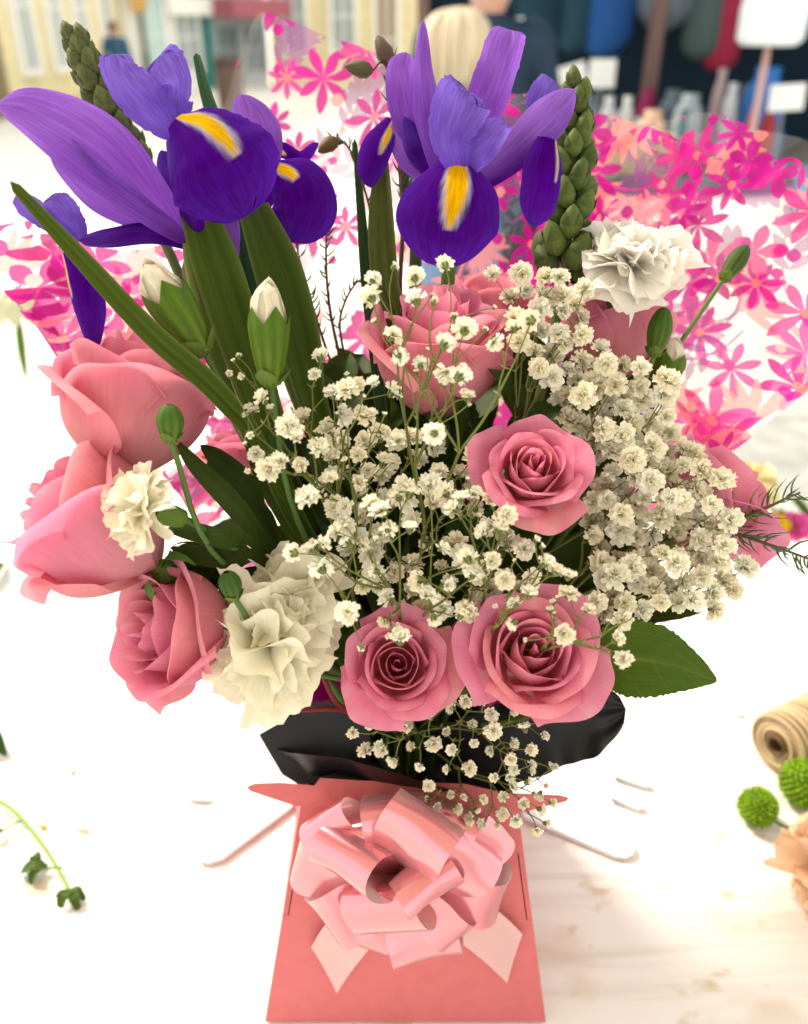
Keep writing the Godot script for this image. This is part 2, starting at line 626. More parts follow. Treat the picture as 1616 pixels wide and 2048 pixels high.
var rose_kinds := []
func make_rose_kinds() -> void:
	for k in 5:
		var g := RandomNumberGenerator.new()
		g.seed = 100 + k
		var n: int = [18, 20, 17, 21, 24][k]
		var open: float = [0.35, 0.75, 0.25, 0.95, 0.6][k]
		var tint: Color = [Color(0.80, 0.265, 0.405), Color(0.81, 0.285, 0.405), Color(0.81, 0.28, 0.41), Color(0.80, 0.245, 0.375), Color(0.90, 0.68, 0.50)][k]
		var set_ := []
		for i in n: set_.append(rose_petal(i, n, g, open, tint, [1.45, 1.0, 1.5, 0.98, 1.1][k]))
		var b := Build.new()
		b.lathe(Vector3(0, -0.26, 0), Vector3.UP, [[0.06, 0.0], [0.13, 0.06], [0.17, 0.14], [0.16, 0.24], [0.10, 0.32]], 14, Color(0.10, 0.19, 0.035))
		for s in 5:
			var a := TAU * s / 5.0 + 0.3
			var d := Vector3(cos(a), 0, sin(a))
			sheet3(b, [Vector3(0, -0.04, 0) + d * 0.12, Vector3(0, 0.02, 0) + d * 0.34, Vector3(0, -0.14, 0) + d * 0.52, Vector3(0, -0.34, 0) + d * 0.55], [0.08, 0.09, 0.05, 0.01], [0.0, 0.0, 0.0, 0.0], {"nu": 5, "nv": 10, "tip": 0.9}, plain(Color(0.09, 0.18, 0.03)), Vector3.UP)
		rose_kinds.append({"petals": set_, "calyx": b.mesh()})

func rose(x: float, y: float, d: float, radius_px: float, axis: Vector3, spin: float, kind: int, label: String, leaves := 3, lying := [], group := "pink roses in the bouquet", tall := 1.0) -> void:
	var s := radius_px / FOCAL * d
	axis = axis.normalized()
	var up := axis
	var sx := up.cross(view.basis.z)
	if sx.length() < 0.2: sx = up.cross(view.basis.x)
	sx = sx.normalized()
	var bas := Basis(sx, up, sx.cross(up)).rotated(up, spin)
	var base := at(x, y, d) - up * s * 0.66 * tall
	var root := thing("rose", base, label, "rose", group)
	var K = rose_kinds[kind]
	for p in K.petals:
		var o := part("petal", p, M.rose, root)
		o.transform = Transform3D(Basis(bas.x * s, bas.y * s * tall, bas.z * s), Vector3.ZERO)
	var c := part("calyx", K.calyx, M.green, root)
	c.transform = Transform3D(bas.scaled(Vector3.ONE * s), Vector3.ZERO)
	var b := Build.new()
	b.off = base
	var st := stem_to_neck(base - up * s * 0.24, -up, 0.0032)
	if lying.size(): st = [path([base - up * s * 0.24] + lying, 22), 0.003]
	b.tube(st[0], taper(st[0].size(), 0.0031, 0.0034), 8, Color(0.07, 0.12, 0.025))
	part("stem", b.mesh(), M.stem, root)
	for k in leaves:
		var w := 4 + k * 3
		var lb := Build.new()
		lb.off = base
		var dir := Vector3(rf(-1, 1), rf(-0.1, 0.6), rf(-0.8, 0.5)).normalized()
		leaf_blade(lb, st[0][w], dir, rf(0.045, 0.065), rf(0.014, 0.019), Color(0.035, 0.075, 0.014) * rf(0.8, 1.3))
		part("leaf", lb.mesh(), M.leaf, root)

func carnation_petal(g: RandomNumberGenerator, tint: Color) -> ArrayMesh:
	# unit petal: claw along +Y, fan-shaped blade bent towards +Z, toothed and wavy rim
	var nu := 27
	var nv := 16
	var q := PackedVector3Array()
	var cols := PackedColorArray()
	var p1 := g.randf() * TAU
	var p2 := g.randf() * TAU
	var p3 := g.randf() * TAU
	var bend := g.randf_range(0.1, 1.2)
	var wide := g.randf_range(0.62, 0.95)
	var skew := g.randf_range(-0.25, 0.25)
	for j in nv:
		var v := j / (nv - 1.0)
		for i in nu:
			var u := i / (nu - 1.0) * 2.0 - 1.0
			var w := lerpf(0.07, wide, pow(v, 0.95))
			var len := v * (1.0 - 0.26 * u * u + skew * u * v)
			if v > 0.8: len += (v - 0.8) * 5.0 * (0.028 * sin(u * 23.0 + p1) + 0.03 * sin(u * 9.0 + p2))
			var ruff := pow(v, 1.6) * (0.17 * sin(u * 3.2 + p1) + 0.10 * sin(u * 5.4 + p2 + v * 2.0) + 0.03 * sin(u * 10.0 + p3 + v * 3.0))
			var out := bend * v * v * 0.55 + ruff
			q.append(Vector3(u * w * (1.0 - 0.12 * v * bend), len * (1.0 - 0.16 * bend * v), out))
			var c := tint.lerp(Color(0.74, 0.74, 0.46), 0.5 * pow(1.0 - v, 2.0))
			cols.append(c)
	var b := Build.new()
	b.grid(q, nu, nv, cols)
	return b.mesh()

func carnation(x: float, y: float, d: float, radius_px: float, axis: Vector3, n: int, open: float, tint: Color, seed_: int, label: String, lying := [], called := "carnation", cat := "carnation", group := "white carnations in the bouquet") -> void:
	var g := RandomNumberGenerator.new()
	g.seed = seed_
	var s := radius_px / FOCAL * d
	axis = axis.normalized()
	var ctr := at(x, y, d)
	var base := ctr - axis * s * 0.75
	var sx := axis.cross(Vector3(0.3, 0.5, 0.81)).normalized()
	var root := thing(called, base - axis * s * 0.9, label, cat, group)
	var kinds := []
	for k in 12: kinds.append(carnation_petal(g, tint))
	for i in n:
		var t := (i + 0.5) / n
		var a := i * 2.39996
		var tilt := lerpf(0.05, 1.45 * open, pow(t, 0.8)) + g.randf_range(-0.26, 0.26)
		var out := sx.rotated(axis, a)
		var dir := (axis * cos(tilt) + out * sin(tilt)).normalized()
		var zz := (out * cos(tilt) - axis * sin(tilt)).normalized()
		var xx := dir.cross(zz).normalized()
		var bs := Basis(xx, dir, zz).rotated(dir, g.randf_range(-0.9, 0.9) * (1.15 - t))
		var sc := s * lerpf(0.78, 1.02, t) * g.randf_range(0.8, 1.12)
		var o := part("petal", kinds[i % 12], M.white, root)
		o.transform = Transform3D(bs.scaled(Vector3.ONE * sc), ctr - axis * s * 0.55 - root.position)
	var b := Build.new()
	b.off = root.position
	var cr := s * 0.27
	b.lathe(root.position, axis, [[cr * 0.3, -0.02 * s], [cr * 0.8, 0.08 * s], [cr, 0.35 * s], [cr, 0.75 * s], [cr * 1.15, 1.0 * s]], 14, Color(0.12, 0.20, 0.035))
	part("calyx", b.mesh(), M.green, root)
	var b2 := Build.new()
	b2.off = root.position
	var st := stem_to_neck(root.position, -axis, 0.002)
	if lying.size(): st = [path([root.position] + lying, 22), 0.002]
	b2.tube(st[0], taper(st[0].size(), 0.0019, 0.0021), 7, Color(0.07, 0.13, 0.035))
	part("stem", b2.mesh(), M.stem, root)

func pink_bud(tip: Vector3, foot: Vector3, rad: float, white: bool, label: String, group: String, tint := Color(0.085, 0.17, 0.012)) -> void:
	# a carnation bud: a ribbed green calyx with pointed teeth, and folded petals if it is opening
	var axis := (tip - foot).normalized()
	var L := (tip - foot).length()
	var root := thing("carnation_bud", foot, label, "flower bud", group)
	var sx := axis.cross(Vector3(0.2, 0.1, 0.97)).normalized()
	var sy := axis.cross(sx)
	var q := PackedVector3Array()
	var cols := PackedColorArray()
	var top := 0.72 if white else 0.97
	var nu := 41
	var nv := 18
	for j in nv:
		var v := j / (nv - 1.0)
		for i in nu:
			var a := TAU * i / (nu - 1.0)
			var tooth := absf(fposmod(a * 5.0 / TAU, 1.0) - 0.5) * 2.0
			var h := v * (top - (0.17 * (1.0 - tooth) if white else 0.0) * smoothstep(0.3, 1.0, v))
			var r := rad * (0.35 + 0.65 * pow(sin(minf(h * 1.9 + 0.25, PI * 0.5)), 1.2))
			if white: r *= 1.0 - 0.12 * smoothstep(0.5, 0.9, h)
			else: r *= sqrt(maxf(0.0, 1.0 - pow(maxf(0.0, h - 0.35) / 0.64, 2.0))) * (1.0 + 0.03 * sin(a * 5.0))
			r *= 1.0 + 0.012 * sin(a * 30.0)
			q.append(foot + axis * (L * h) + (sx * cos(a) + sy * sin(a)) * r)
			var c := tint.lerp(Color(0.30, 0.33, 0.06), 0.5 * pow(1.0 - h, 3.0))
			c = c.lerp(tint * 0.75, 0.5 + 0.5 * sin(a * 30.0))
			c.a = 1.0
			cols.append(c)
	var b := Build.new()
	b.off = foot
	b.grid(q, nu, nv, cols, 3.0, 1.0, true)
	part("calyx", b.mesh(), M.green, root)
	if white:
		for k in 5:
			var pb := Build.new()
			pb.off = foot
			var a := TAU * k / 5.0 + 0.5
			var o := sx * cos(a) + sy * sin(a)
			var rr := rad * 0.72
			sheet3(pb, [foot + axis * L * 0.42 + o * rr, foot + axis * L * 0.68 + o * rr * 0.98, foot + axis * L * 0.86 + o * rr * 0.7, foot + axis * L * (1.0 - 0.02 * k) + o * rr * 0.1], [rad * 0.75, rad * 0.72, rad * 0.58, rad * 0.35], [0, 0, 0, 0], {"nu": 13, "nv": 16, "cup": -0.45, "ruffle": 0.10, "waves": 8.0, "tip": 0.62, "phase": k * 1.3}, plain(Color(0.80, 0.76, 0.62)), o)
			part("petal", pb.mesh(), M.white, root)
	var b2 := Build.new()
	b2.off = foot
	for k in 3:
		var a := TAU * k / 3.0
		var o := sx * cos(a) + sy * sin(a)
		sheet3(b2, [foot - axis * rad * 0.15 + o * rad * 0.2, foot + axis * rad * 0.30 + o * rad * 0.72, foot + axis * rad * 0.75 + o * rad * 0.97], [rad * 0.4, rad * 0.5, rad * 0.15], [0, 0, 0], {"nu": 7, "nv": 8, "cup": -0.35, "tip": 0.6}, plain(Color(0.14, 0.21, 0.04)), o)
	part("bract", b2.mesh(), M.green, root)
	var b3 := Build.new()
	b3.off = foot
	var st := stem_to_neck(foot, -axis, 0.0016)
	b3.tube(st[0], taper(st[0].size(), 0.0015, 0.0019), 7, Color(0.08, 0.15, 0.04))
	part("stem", b3.mesh(), M.stem, root)

# ---- irises
func violet(u: float, v: float, deep: Color, pale: Color, k: float) -> Color:
	var patch := 0.16 * sin(u * 3.1 + v * 5.0 + k * 3.0) * sin(v * 7.0 - u * 2.0)
	var c := deep.lerp(pale, clampf(k + 0.25 * absf(u) * v + patch, 0.0, 1.0))
	c.a = 1.0
	return c

func fall_color(su: float, sw: float, send: float) -> Callable:
	# deep violet blade with a yellow signal edged in white
	return func(u, v):
		var deep := Color(0.072, 0.002, 0.25).lerp(Color(0.095, 0.015, 0.38), clampf(pow(absf(u), 3.0) + pow(v, 4.0), 0.0, 1.0))
		var w: float = sw * pow(clampf(1.0 - v / send, 0.0, 1.0), 0.55)
		var dist: float = absf(u - su * (1.0 - 0.2 * v)) - w
		dist += 0.016 * sin(u * 70.0 + v * 9.0) + 0.010 * sin(u * 31.0 - v * 40.0)
		var c := deep
		if w > 0.0:
			c = deep.lerp(Color(0.62, 0.60, 0.72), smoothstep(0.13, -0.02, dist) * 0.75)
			c = c.lerp(Color(0.88, 0.50, 0.0), smoothstep(0.03, -0.07, dist))
		c.a = 1.0
		return c

func iris_petal(root: Node3D, called: String, ctrl: Array, o: Dictionary, color: Callable) -> void:
	var b := Build.new()
	b.off = root.position
	sheet(b, ctrl, o, color)
	part(called, b.mesh(), M.iris, root)

func iris_stem(root: Node3D, head: Vector3) -> void:
	var b := Build.new()
	b.off = root.position
	var st := stem_to_neck(head, Vector3(0, -1, 0.05).normalized(), 0.004)
	var n: int = st[0].size()
	b.tube(st[0], taper(n, 0.0042, 0.0046), 9, Color(0.075, 0.13, 0.025))
	part("stem", b.mesh(), M.stem, root)
	var b2 := Build.new()
	b2.off = root.position
	var dn: Vector3 = (st[0][3] - st[0][0]).normalized()
	b2.lathe(head + dn * 0.030, -dn, [[0.0045, 0.0], [0.0062, 0.008], [0.0062, 0.020], [0.0045, 0.032]], 10, Color(0.13, 0.2, 0.04))
	part("ovary", b2.mesh(), M.green, root)

# ------------------------------------------------------------------ gypsophila and sprigs
var floret_kinds := []
func make_floret_kinds() -> void:
	for k in 8:
		var g := RandomNumberGenerator.new()
		g.seed = 300 + k
		var b := Build.new()
		var rings: Array = [[[9, 1.45], [9, 1.1], [8, 0.75], [6, 0.4], [4, 0.12]], [[9, 1.25], [8, 0.95], [7, 0.6], [5, 0.25]], [[8, 0.75], [8, 0.5], [6, 0.28], [3, 0.08]], [[7, 0.62], [7, 0.4], [4, 0.15]], [[6, 0.30], [5, 0.12]], [[8, 1.35], [9, 0.9], [7, 0.5], [5, 0.2]], [[9, 1.1], [7, 0.7], [6, 0.3]], [[7, 0.9], [6, 0.55], [5, 0.2]]][k]
		for rg in rings:
			for i in rg[0]:
				var a: float = TAU * i / rg[0] + g.randf_range(-0.3, 0.3)
				var tilt: float = rg[1] + g.randf_range(-0.3, 0.3)
				var out := Vector3(cos(a), 0, sin(a))
				var dir := Vector3.UP * cos(tilt) + out * sin(tilt)
				var sd := Vector3.UP.cross(out)
				var nn := out * cos(tilt) - Vector3.UP * sin(tilt)
				var len := g.randf_range(0.72, 1.12) * (0.6 if k == 4 else 0.9)
				var wd := g.randf_range(0.26, 0.46)
				var q := PackedVector3Array()
				var ph := g.randf() * TAU
				var cols := PackedColorArray()
				for j in 4:
					var v := j / 3.0
					for w in 5:
						var u := w / 2.0 - 1.0
						var le := v * (1.0 - 0.10 * u * u) * len
						if j == 3: le += (0.10 if w % 2 == 1 else -0.05) * len
						q.append(dir * le + sd * u * lerpf(0.08, wd, pow(v, 0.8)) + nn * (0.13 * v * v * sin(u * 4.0 + ph) + 0.15 * v * v))
						var cc := Color(0.62, 0.66, 0.26).lerp(Color(0.90, 0.88, 0.78), smoothstep(0.0, 0.5, v))
						cols.append(cc)
				b.grid(q, 5, 4, cols)
		var cal := Build.new()
		cal.lathe(Vector3(0, -0.42, 0), Vector3.UP, [[0.05, 0.0], [0.17, 0.08], [0.24, 0.24], [0.25, 0.42]], 10, Color(0.20, 0.24, 0.07))
		for i in 5:
			var a := TAU * i / 5.0
			var out := Vector3(cos(a), 0, sin(a))
			sheet3(cal, [Vector3(0, -0.30, 0) + out * 0.20, Vector3(0, -0.02, 0) + out * 0.30, Vector3(0, 0.34, 0) + out * (0.52 if k < 2 else 0.40)], [0.10, 0.15, 0.03], [0, 0, 0], {"nu": 5, "nv": 6, "tip": 0.6}, func(u, v): return Color(0.07, 0.11, 0.02).lerp(Color(0.45, 0.47, 0.22), smoothstep(0.55, 1.0, absf(u))), out)
		floret_kinds.append([b.mesh(), cal.mesh()])

var sprig: Build
func grow(from: Vector3, tips: Array, r: float, depth: int, root: Node3D) -> void:
	var mid := Vector3.ZERO
	for t in tips: mid += t[0]
	mid /= tips.size()
	if tips.size() == 1:
		var t = tips[0]
		var dir: Vector3 = (t[0] - from).normalized()
		var face: Vector3 = (dir * rf(0.35, 1.0) + Vector3(0, 0.35, 0) + view.basis.z * t[3] + Vector3(rf(-0.6, 0.6), rf(-0.6, 0.6), rf(-0.6, 0.6))).normalized()
		var foot: Vector3 = t[0] - face * t[1] * 0.5
		var L := (foot - from).length()
		sprig.tube(path([from, from.lerp(foot, 0.5) + Vector3(rf(-0.08, 0.08), rf(-0.05, 0.1), rf(-0.08, 0.08)) * L, foot], 5), taper(6, r, r * 0.7), 4, Color(0.16, 0.17, 0.05), false)
		var o := part("floret", floret_kinds[t[2]][0], M.floret[rng.randi() % 4], root)
		var sx := face.cross(Vector3(0.3, 0.2, 0.93)).normalized()
		var bs := Basis(sx, face, sx.cross(face)).rotated(face, rf(0, TAU)).scaled(Vector3.ONE * t[1])
		o.transform = Transform3D(bs, foot - root.position)
		part("calyx", floret_kinds[t[2]][1], M.green, o)
		return
	# split the tips across their longest reach
	var far = tips[0][0]
	var best := -1.0
	for t in tips:
		if (t[0] - mid).length() > best:
			best = (t[0] - mid).length()
			far = t[0]
	var ax: Vector3 = far - mid
	var a := []
	var b := []
	var c := []
	var srt := tips.duplicate()
	srt.sort_custom(func(p, q): return (p[0] - mid).dot(ax) < (q[0] - mid).dot(ax))
	for k in srt.size():
		if srt.size() >= 9 and k >= srt.size() * 2 / 3: c.append(srt[k])
		elif k < (srt.size() / 3 if srt.size() >= 9 else srt.size() / 2): a.append(srt[k])
		else: b.append(srt[k])
	var f := 0.62 if depth == 0 else 0.5
	var node := from.lerp(mid, f)
	if depth > 0: node += Vector3(rf(-1, 1), rf(-0.6, 0.3), rf(-1, 1)) * 0.10 * (mid - from).length()
	sprig.tube(path([from, from.lerp(node, 0.5) + Vector3(rf(-0.04, 0.04), 0, rf(-0.04, 0.04)) * (node - from).length(), node], 6), taper(7, r, r * 0.85), 5, Color(0.13, 0.15, 0.04), false)
	for k in 2:      # tiny bracts at the fork
		sprig.tube(PackedVector3Array([node, node + Vector3(rf(-1, 1), rf(-0.3, 1), rf(-1, 1)).normalized() * 0.0035]), PackedFloat32Array([r * 1.3, r * 0.2]), 4, Color(0.2, 0.2, 0.07), false)
	for s in [a, b, c]:
		if s.size(): grow(node, s, maxf(r * 0.74, 0.00044), depth + 1, root)

func spray(tips: Array, label: String, r0 := 0.0014) -> void:
	var root := thing("gypsophila_spray", NECK, label, "gypsophila", "sprays of white gypsophila")
	sprig = Build.new()
	sprig.off = NECK
	var k := NECK + Vector3(rf(-0.02, 0.02), 0.0, rf(-0.015, 0.03))
	sprig.tube(PackedVector3Array([Vector3(k.x, TABLE_Y + 0.05, k.z), k]), PackedFloat32Array([r0, r0]), 5, Color(0.13, 0.15, 0.04))
	grow(k, tips, r0, 0, root)
	part("stem", sprig.mesh(), M.stem, root)

func tips_of(list: Array, d: float, jitter: float, r_px: float, to_cam: float) -> Array:
	var out := []
	for p in list:
		var dd := d + rf(-jitter, jitter)
		var small: bool = p.size() > 2
		out.append([at(p[0], p[1], dd), (r_px * (0.6 if small else rf(0.68, 1.08))) / FOCAL * dd, 4 if small else [0, 1, 5, 2, 6, 3, 7][rng.randi() % 7], to_cam])
		if rf(0, 1) < 0.5:      # unopened buds on side twigs
			out.append([at(p[0] + rf(-44, 44), p[1] + rf(-44, 30), dd + rf(-0.01, 0.01)), r_px * rf(0.28, 0.5) / FOCAL * dd, 4, 0.0])
	return out

func tips_in(poly: PackedVector2Array, n: int, gap: float, d0: float, d1: float, r_px: float, to_cam: float, kinds: Array) -> Array:
	var lo := poly[0]
	var hi := poly[0]
	for p in poly:
		lo = lo.min(p)
		hi = hi.max(p)
	var got := []
	var out := []
	for k in n * 60:
		if out.size() >= n: break
		var p := Vector2(rf(lo.x, hi.x), rf(lo.y, hi.y))
		if not Geometry2D.is_point_in_polygon(p, poly): continue
		var ok := true
		for q in got:
			if q.distance_to(p) < gap:
				ok = false
				break
		if not ok: continue
		got.append(p)
		var dd := rf(d0, d1)
		out.append([at(p.x, p.y, dd), r_px * rf(0.64, 1.06) / FOCAL * dd, kinds[rng.randi() % kinds.size()], to_cam])
	return out

func needle_sprig(P: Array, label: String, called: String, n: int, len: float, col: Color, wood: Color, buds: Array, r0 := 0.0012, from_neck := true) -> void:
	var base: Vector3 = NECK if from_neck else P[0]
	var root := thing(called, base, label, "sprig", "")
	var line := path(P, 40)
	var b := Build.new()
	b.off = base
	b.tube(line, taper(41, r0 * 1.4, r0 * 0.6), 6, wood)
	if from_neck: b.tube(path([NECK, NECK.lerp(P[0], 0.5) + Vector3(0, 0.02, 0), P[0]], 10), taper(11, r0 * 1.6, r0 * 1.4), 6, wood)
	part("stem", b.mesh(), M.stem, root)
	var nb := Build.new()
	nb.off = base
	for k in n:
		var s := 0.25 + 0.75 * (k + rf(0, 1)) / n
		var p: Vector3 = line[int(s * 40)]
		var tan: Vector3 = (line[mini(int(s * 40) + 1, 40)] - line[int(s * 40) - 1]).normalized()
		var o := tan.cross(Vector3(rf(-1, 1), rf(-1, 1), rf(-1, 1))).normalized()
		var dir := (tan * rf(0.4, 0.9) + o).normalized()
		var l := len * rf(0.6, 1.2)
		nb.tube(path([p, p + dir * l * 0.5 + tan * l * 0.05, p + dir * l * 0.8 + tan * l * 0.35], 4), PackedFloat32Array([0.0004, 0.0007, 0.0006, 0.0004, 0.0001]), 4, col * rf(0.75, 1.3), false)
	var nd := part("needles", nb.mesh(), M.stem, root)
	nd.set_meta("kind", "stuff")
	for q in buds:
		var bb := Build.new()
		bb.off = base
		var axis: Vector3 = (q[1] - q[0]).normalized()
		var L: float = (q[1] - q[0]).length()
		bb.lathe(q[0], axis, [[L * 0.08, 0.0], [L * 0.26, L * 0.18], [L * 0.30, L * 0.42], [L * 0.24, L * 0.65], [L * 0.17, L * 0.85], [L * 0.04, L]], 12, q[2], 0.08, 5)
		var near: Vector3 = line[0]
		for p in line:
			if (p - q[0]).length() < (near - q[0]).length(): near = p
		bb.tube(path([near, near.lerp(q[0], 0.5) + Vector3(0, 0.004, 0), q[0]], 6), taper(7, 0.0006, 0.0006), 5, wood)
		part("bud", bb.mesh(), M.green, root)

func bud_spike(P: Array, n: int, r0: float, r1: float, size0: float, size1: float, col: Color, label: String, loose: float) -> void:
	# a snapdragon spike still in bud: overlapping green buds spiralling up a stalk, smaller to the top
	var line := path(P, 60)
	var base: Vector3 = P[0]
	var root := thing("snapdragon_spike", base, label, "flower spike", "green snapdragon spikes")
	var b := Build.new()
	b.off = base
	var st := stem_to_neck(base, (P[0] - P[1]).normalized(), 0.003)
	b.tube(st[0], taper(st[0].size(), 0.0032, 0.0036), 7, Color(0.09, 0.12, 0.04))
	b.tube(line, taper(61, 0.0030, 0.0012), 7, Color(0.10, 0.13, 0.04))
	part("stem", b.mesh(), M.stem, root)
	for k in n:
		var s := pow((k + 0.5) / n, 0.92)
		var i := clampi(int(s * 59), 1, 58)
		var tan := (line[i + 1] - line[i - 1]).normalized()
		var sx := tan.cross(Vector3(0.4, 0.3, 0.86)).normalized()
		var o := sx.rotated(tan, k * 2.39996)
		var r := lerpf(r0, r1, s)
		var L := lerpf(size0, size1, s) * rf(0.9, 1.1)
		var splay := lerpf(0.62, 0.16, s) * loose
		var axis := (tan + o * splay).normalized()
		var ft := line[i] + o * r * 0.45 - tan * L * 0.15
		var bb := Build.new()
		bb.off = base
		var c := col * rf(0.75, 1.25)
		c.a = 1.0
		var w := L * 0.34
		bb.lathe(ft, axis, [[w * 0.35, 0.0], [w * 0.85, L * 0.15], [w, L * 0.38], [w * 0.86, L * 0.62], [w * 0.5, L * 0.85], [w * 0.05, L]], 10, c)
		# two sepals clasping the bud
		for q in [0.9, -0.9, 2.6]:
			var so := o.rotated(axis, q)
			sheet3(bb, [ft + so * w * 0.4, ft + axis * L * 0.30 + so * w * 1.12, ft + axis * L * 0.68 + so * w * 0.95], [w * 0.5, w * 0.62, w * 0.1], [0, 0, 0], {"nu": 5, "nv": 7, "cup": -0.35, "tip": 0.7}, plain(c * 0.8), so)
		part("bud", bb.mesh(), M.green, root)

func blade(ctrl: Array, col: Color, label: String, to_neck := true) -> void:
	# a sword-shaped iris leaf, keeled along its middle
	var foot := at(ctrl[-1][0], ctrl[-1][1], ctrl[-1][2])
	var root := thing("iris_leaf", foot, label, "leaf", "sword leaves of the irises")
	var b := Build.new()
	b.off = foot
	var P := []
	var W := []
	var R := []
	if to_neck:
		P.append(NECK + Vector3(rf(-0.02, 0.02), 0, rf(-0.02, 0.02)))
		W.append(0.004)
		R.append(0.0)
	for k in range(ctrl.size() - 1, -1, -1):
		var c = ctrl[k]
		P.append(at(c[0], c[1], c[2]))
		W.append(c[3] / FOCAL * c[2])
		R.append(deg_to_rad(c[4] if c.size() > 4 else 0.0))
	sheet3(b, P, W, R, {"nu": 11, "nv": 46, "cup": 0.45, "cupn": 1.0, "tip": 0.985}, func(u, v): return col.lerp(col * 1.5, clampf(0.5 + 0.5 * sin(u * 9.0 + v), 0, 1)).lerp(Color(0.22, 0.24, 0.08), smoothstep(0.86, 1.0, absf(u)) * 0.5))
	part("blade", b.mesh(), M.leaf, root)

# ------------------------------------------------------------------ the place
func setting() -> void:
	var b := Build.new()
	b.face(PackedVector3Array([Vector3(-120, 0, 20), Vector3(120, 0, 20), Vector3(120, 0, -160), Vector3(-120, 0, -160)]), Vector3.UP)
	var g := part("pavement", b.mesh(), M.paving, self)
	tag(g, "pale worn paving of the market street", "", "", "structure")
	# the market table
	var t := thing("market_table", Vector3(0, TABLE_Y, -0.55), "white-painted market table carrying the flower box", "table")
	t.rotation.y = deg_to_rad(1.8)
	var tb := Build.new()
	tb.box(Transform3D(Basis(), Vector3(0, -0.0125, 0.01)), Vector3(2.6, 0.025, 0.88))
	part("tabletop", tb.mesh(), M.table, t)
	for x in [-1.2, 1.2]:
		for z in [-0.36, 0.38]:
			var lb := Build.new()
			lb.box(Transform3D(Basis(), Vector3(x, -0.4125, z)), Vector3(0.05, 0.775, 0.05))
			part("leg", lb.mesh(), M.table, t)

func facade(called: String, label: String, A: Vector3, B: Vector3, h: float, m: Material, opens: Array, extra := []) -> Node3D:
	# a building whose front runs from A to B; opens: [along0, along1, low, high, kind]
	var root := thing(called, A, label, "building")
	var ax := (B - A)
	var L := ax.length()
	ax = ax.normalized()
	var nrm := Vector3.UP.cross(ax) * -1.0
	if nrm.dot(EYE - A) < 0: nrm = -nrm
	var bs := Basis(ax, Vector3.UP, nrm)
	var wb := Build.new()
	wb.box(Transform3D(bs, ax * L * 0.5 + Vector3(0, h * 0.5, 0) - nrm * 2.0), Vector3(L, h, 4.0))
	part("wall", wb.mesh(), m, root)
	for o in opens:
		var w: float = (o[1] - o[0]) * L
		var hh: float = o[3] - o[2]
		var c: Vector3 = ax * L * (o[0] + o[1]) * 0.5 + Vector3(0, (o[2] + o[3]) * 0.5, 0)
		var fr := Build.new()
		for sd in [-1.0, 1.0]:
			fr.box(Transform3D(bs, c + ax * sd * (w * 0.5 + 0.04) + nrm * 0.06), Vector3(0.10, hh + 0.2, 0.12))
			fr.box(Transform3D(bs, c + Vector3(0, sd * (hh * 0.5 + 0.05), 0) + nrm * 0.05), Vector3(w, 0.1, 0.10))
		fr.box(Transform3D(bs, c + nrm * 0.04), Vector3(0.05, hh, 0.08))
		fr.box(Transform3D(bs, c + nrm * 0.035), Vector3(w, 0.05, 0.06))
		var f := part("door" if o[4] == "door" else "window", fr.mesh(), o[5], root)
		var pn := Build.new()
		pn.box(Transform3D(bs, c + nrm * 0.015), Vector3(w, hh, 0.02))
		part("pane", pn.mesh(), o[6], f)
	for e in extra:      # [name, along0, along1, low, high, out, material]
		var xb := Build.new()
		xb.box(Transform3D(bs, ax * L * (e[1] + e[2]) * 0.5 + Vector3(0, (e[3] + e[4]) * 0.5, 0) + nrm * e[5] * 0.5), Vector3((e[2] - e[1]) * L, e[4] - e[3], e[5]))
		part(e[0], xb.mesh(), e[6], root)
	return root

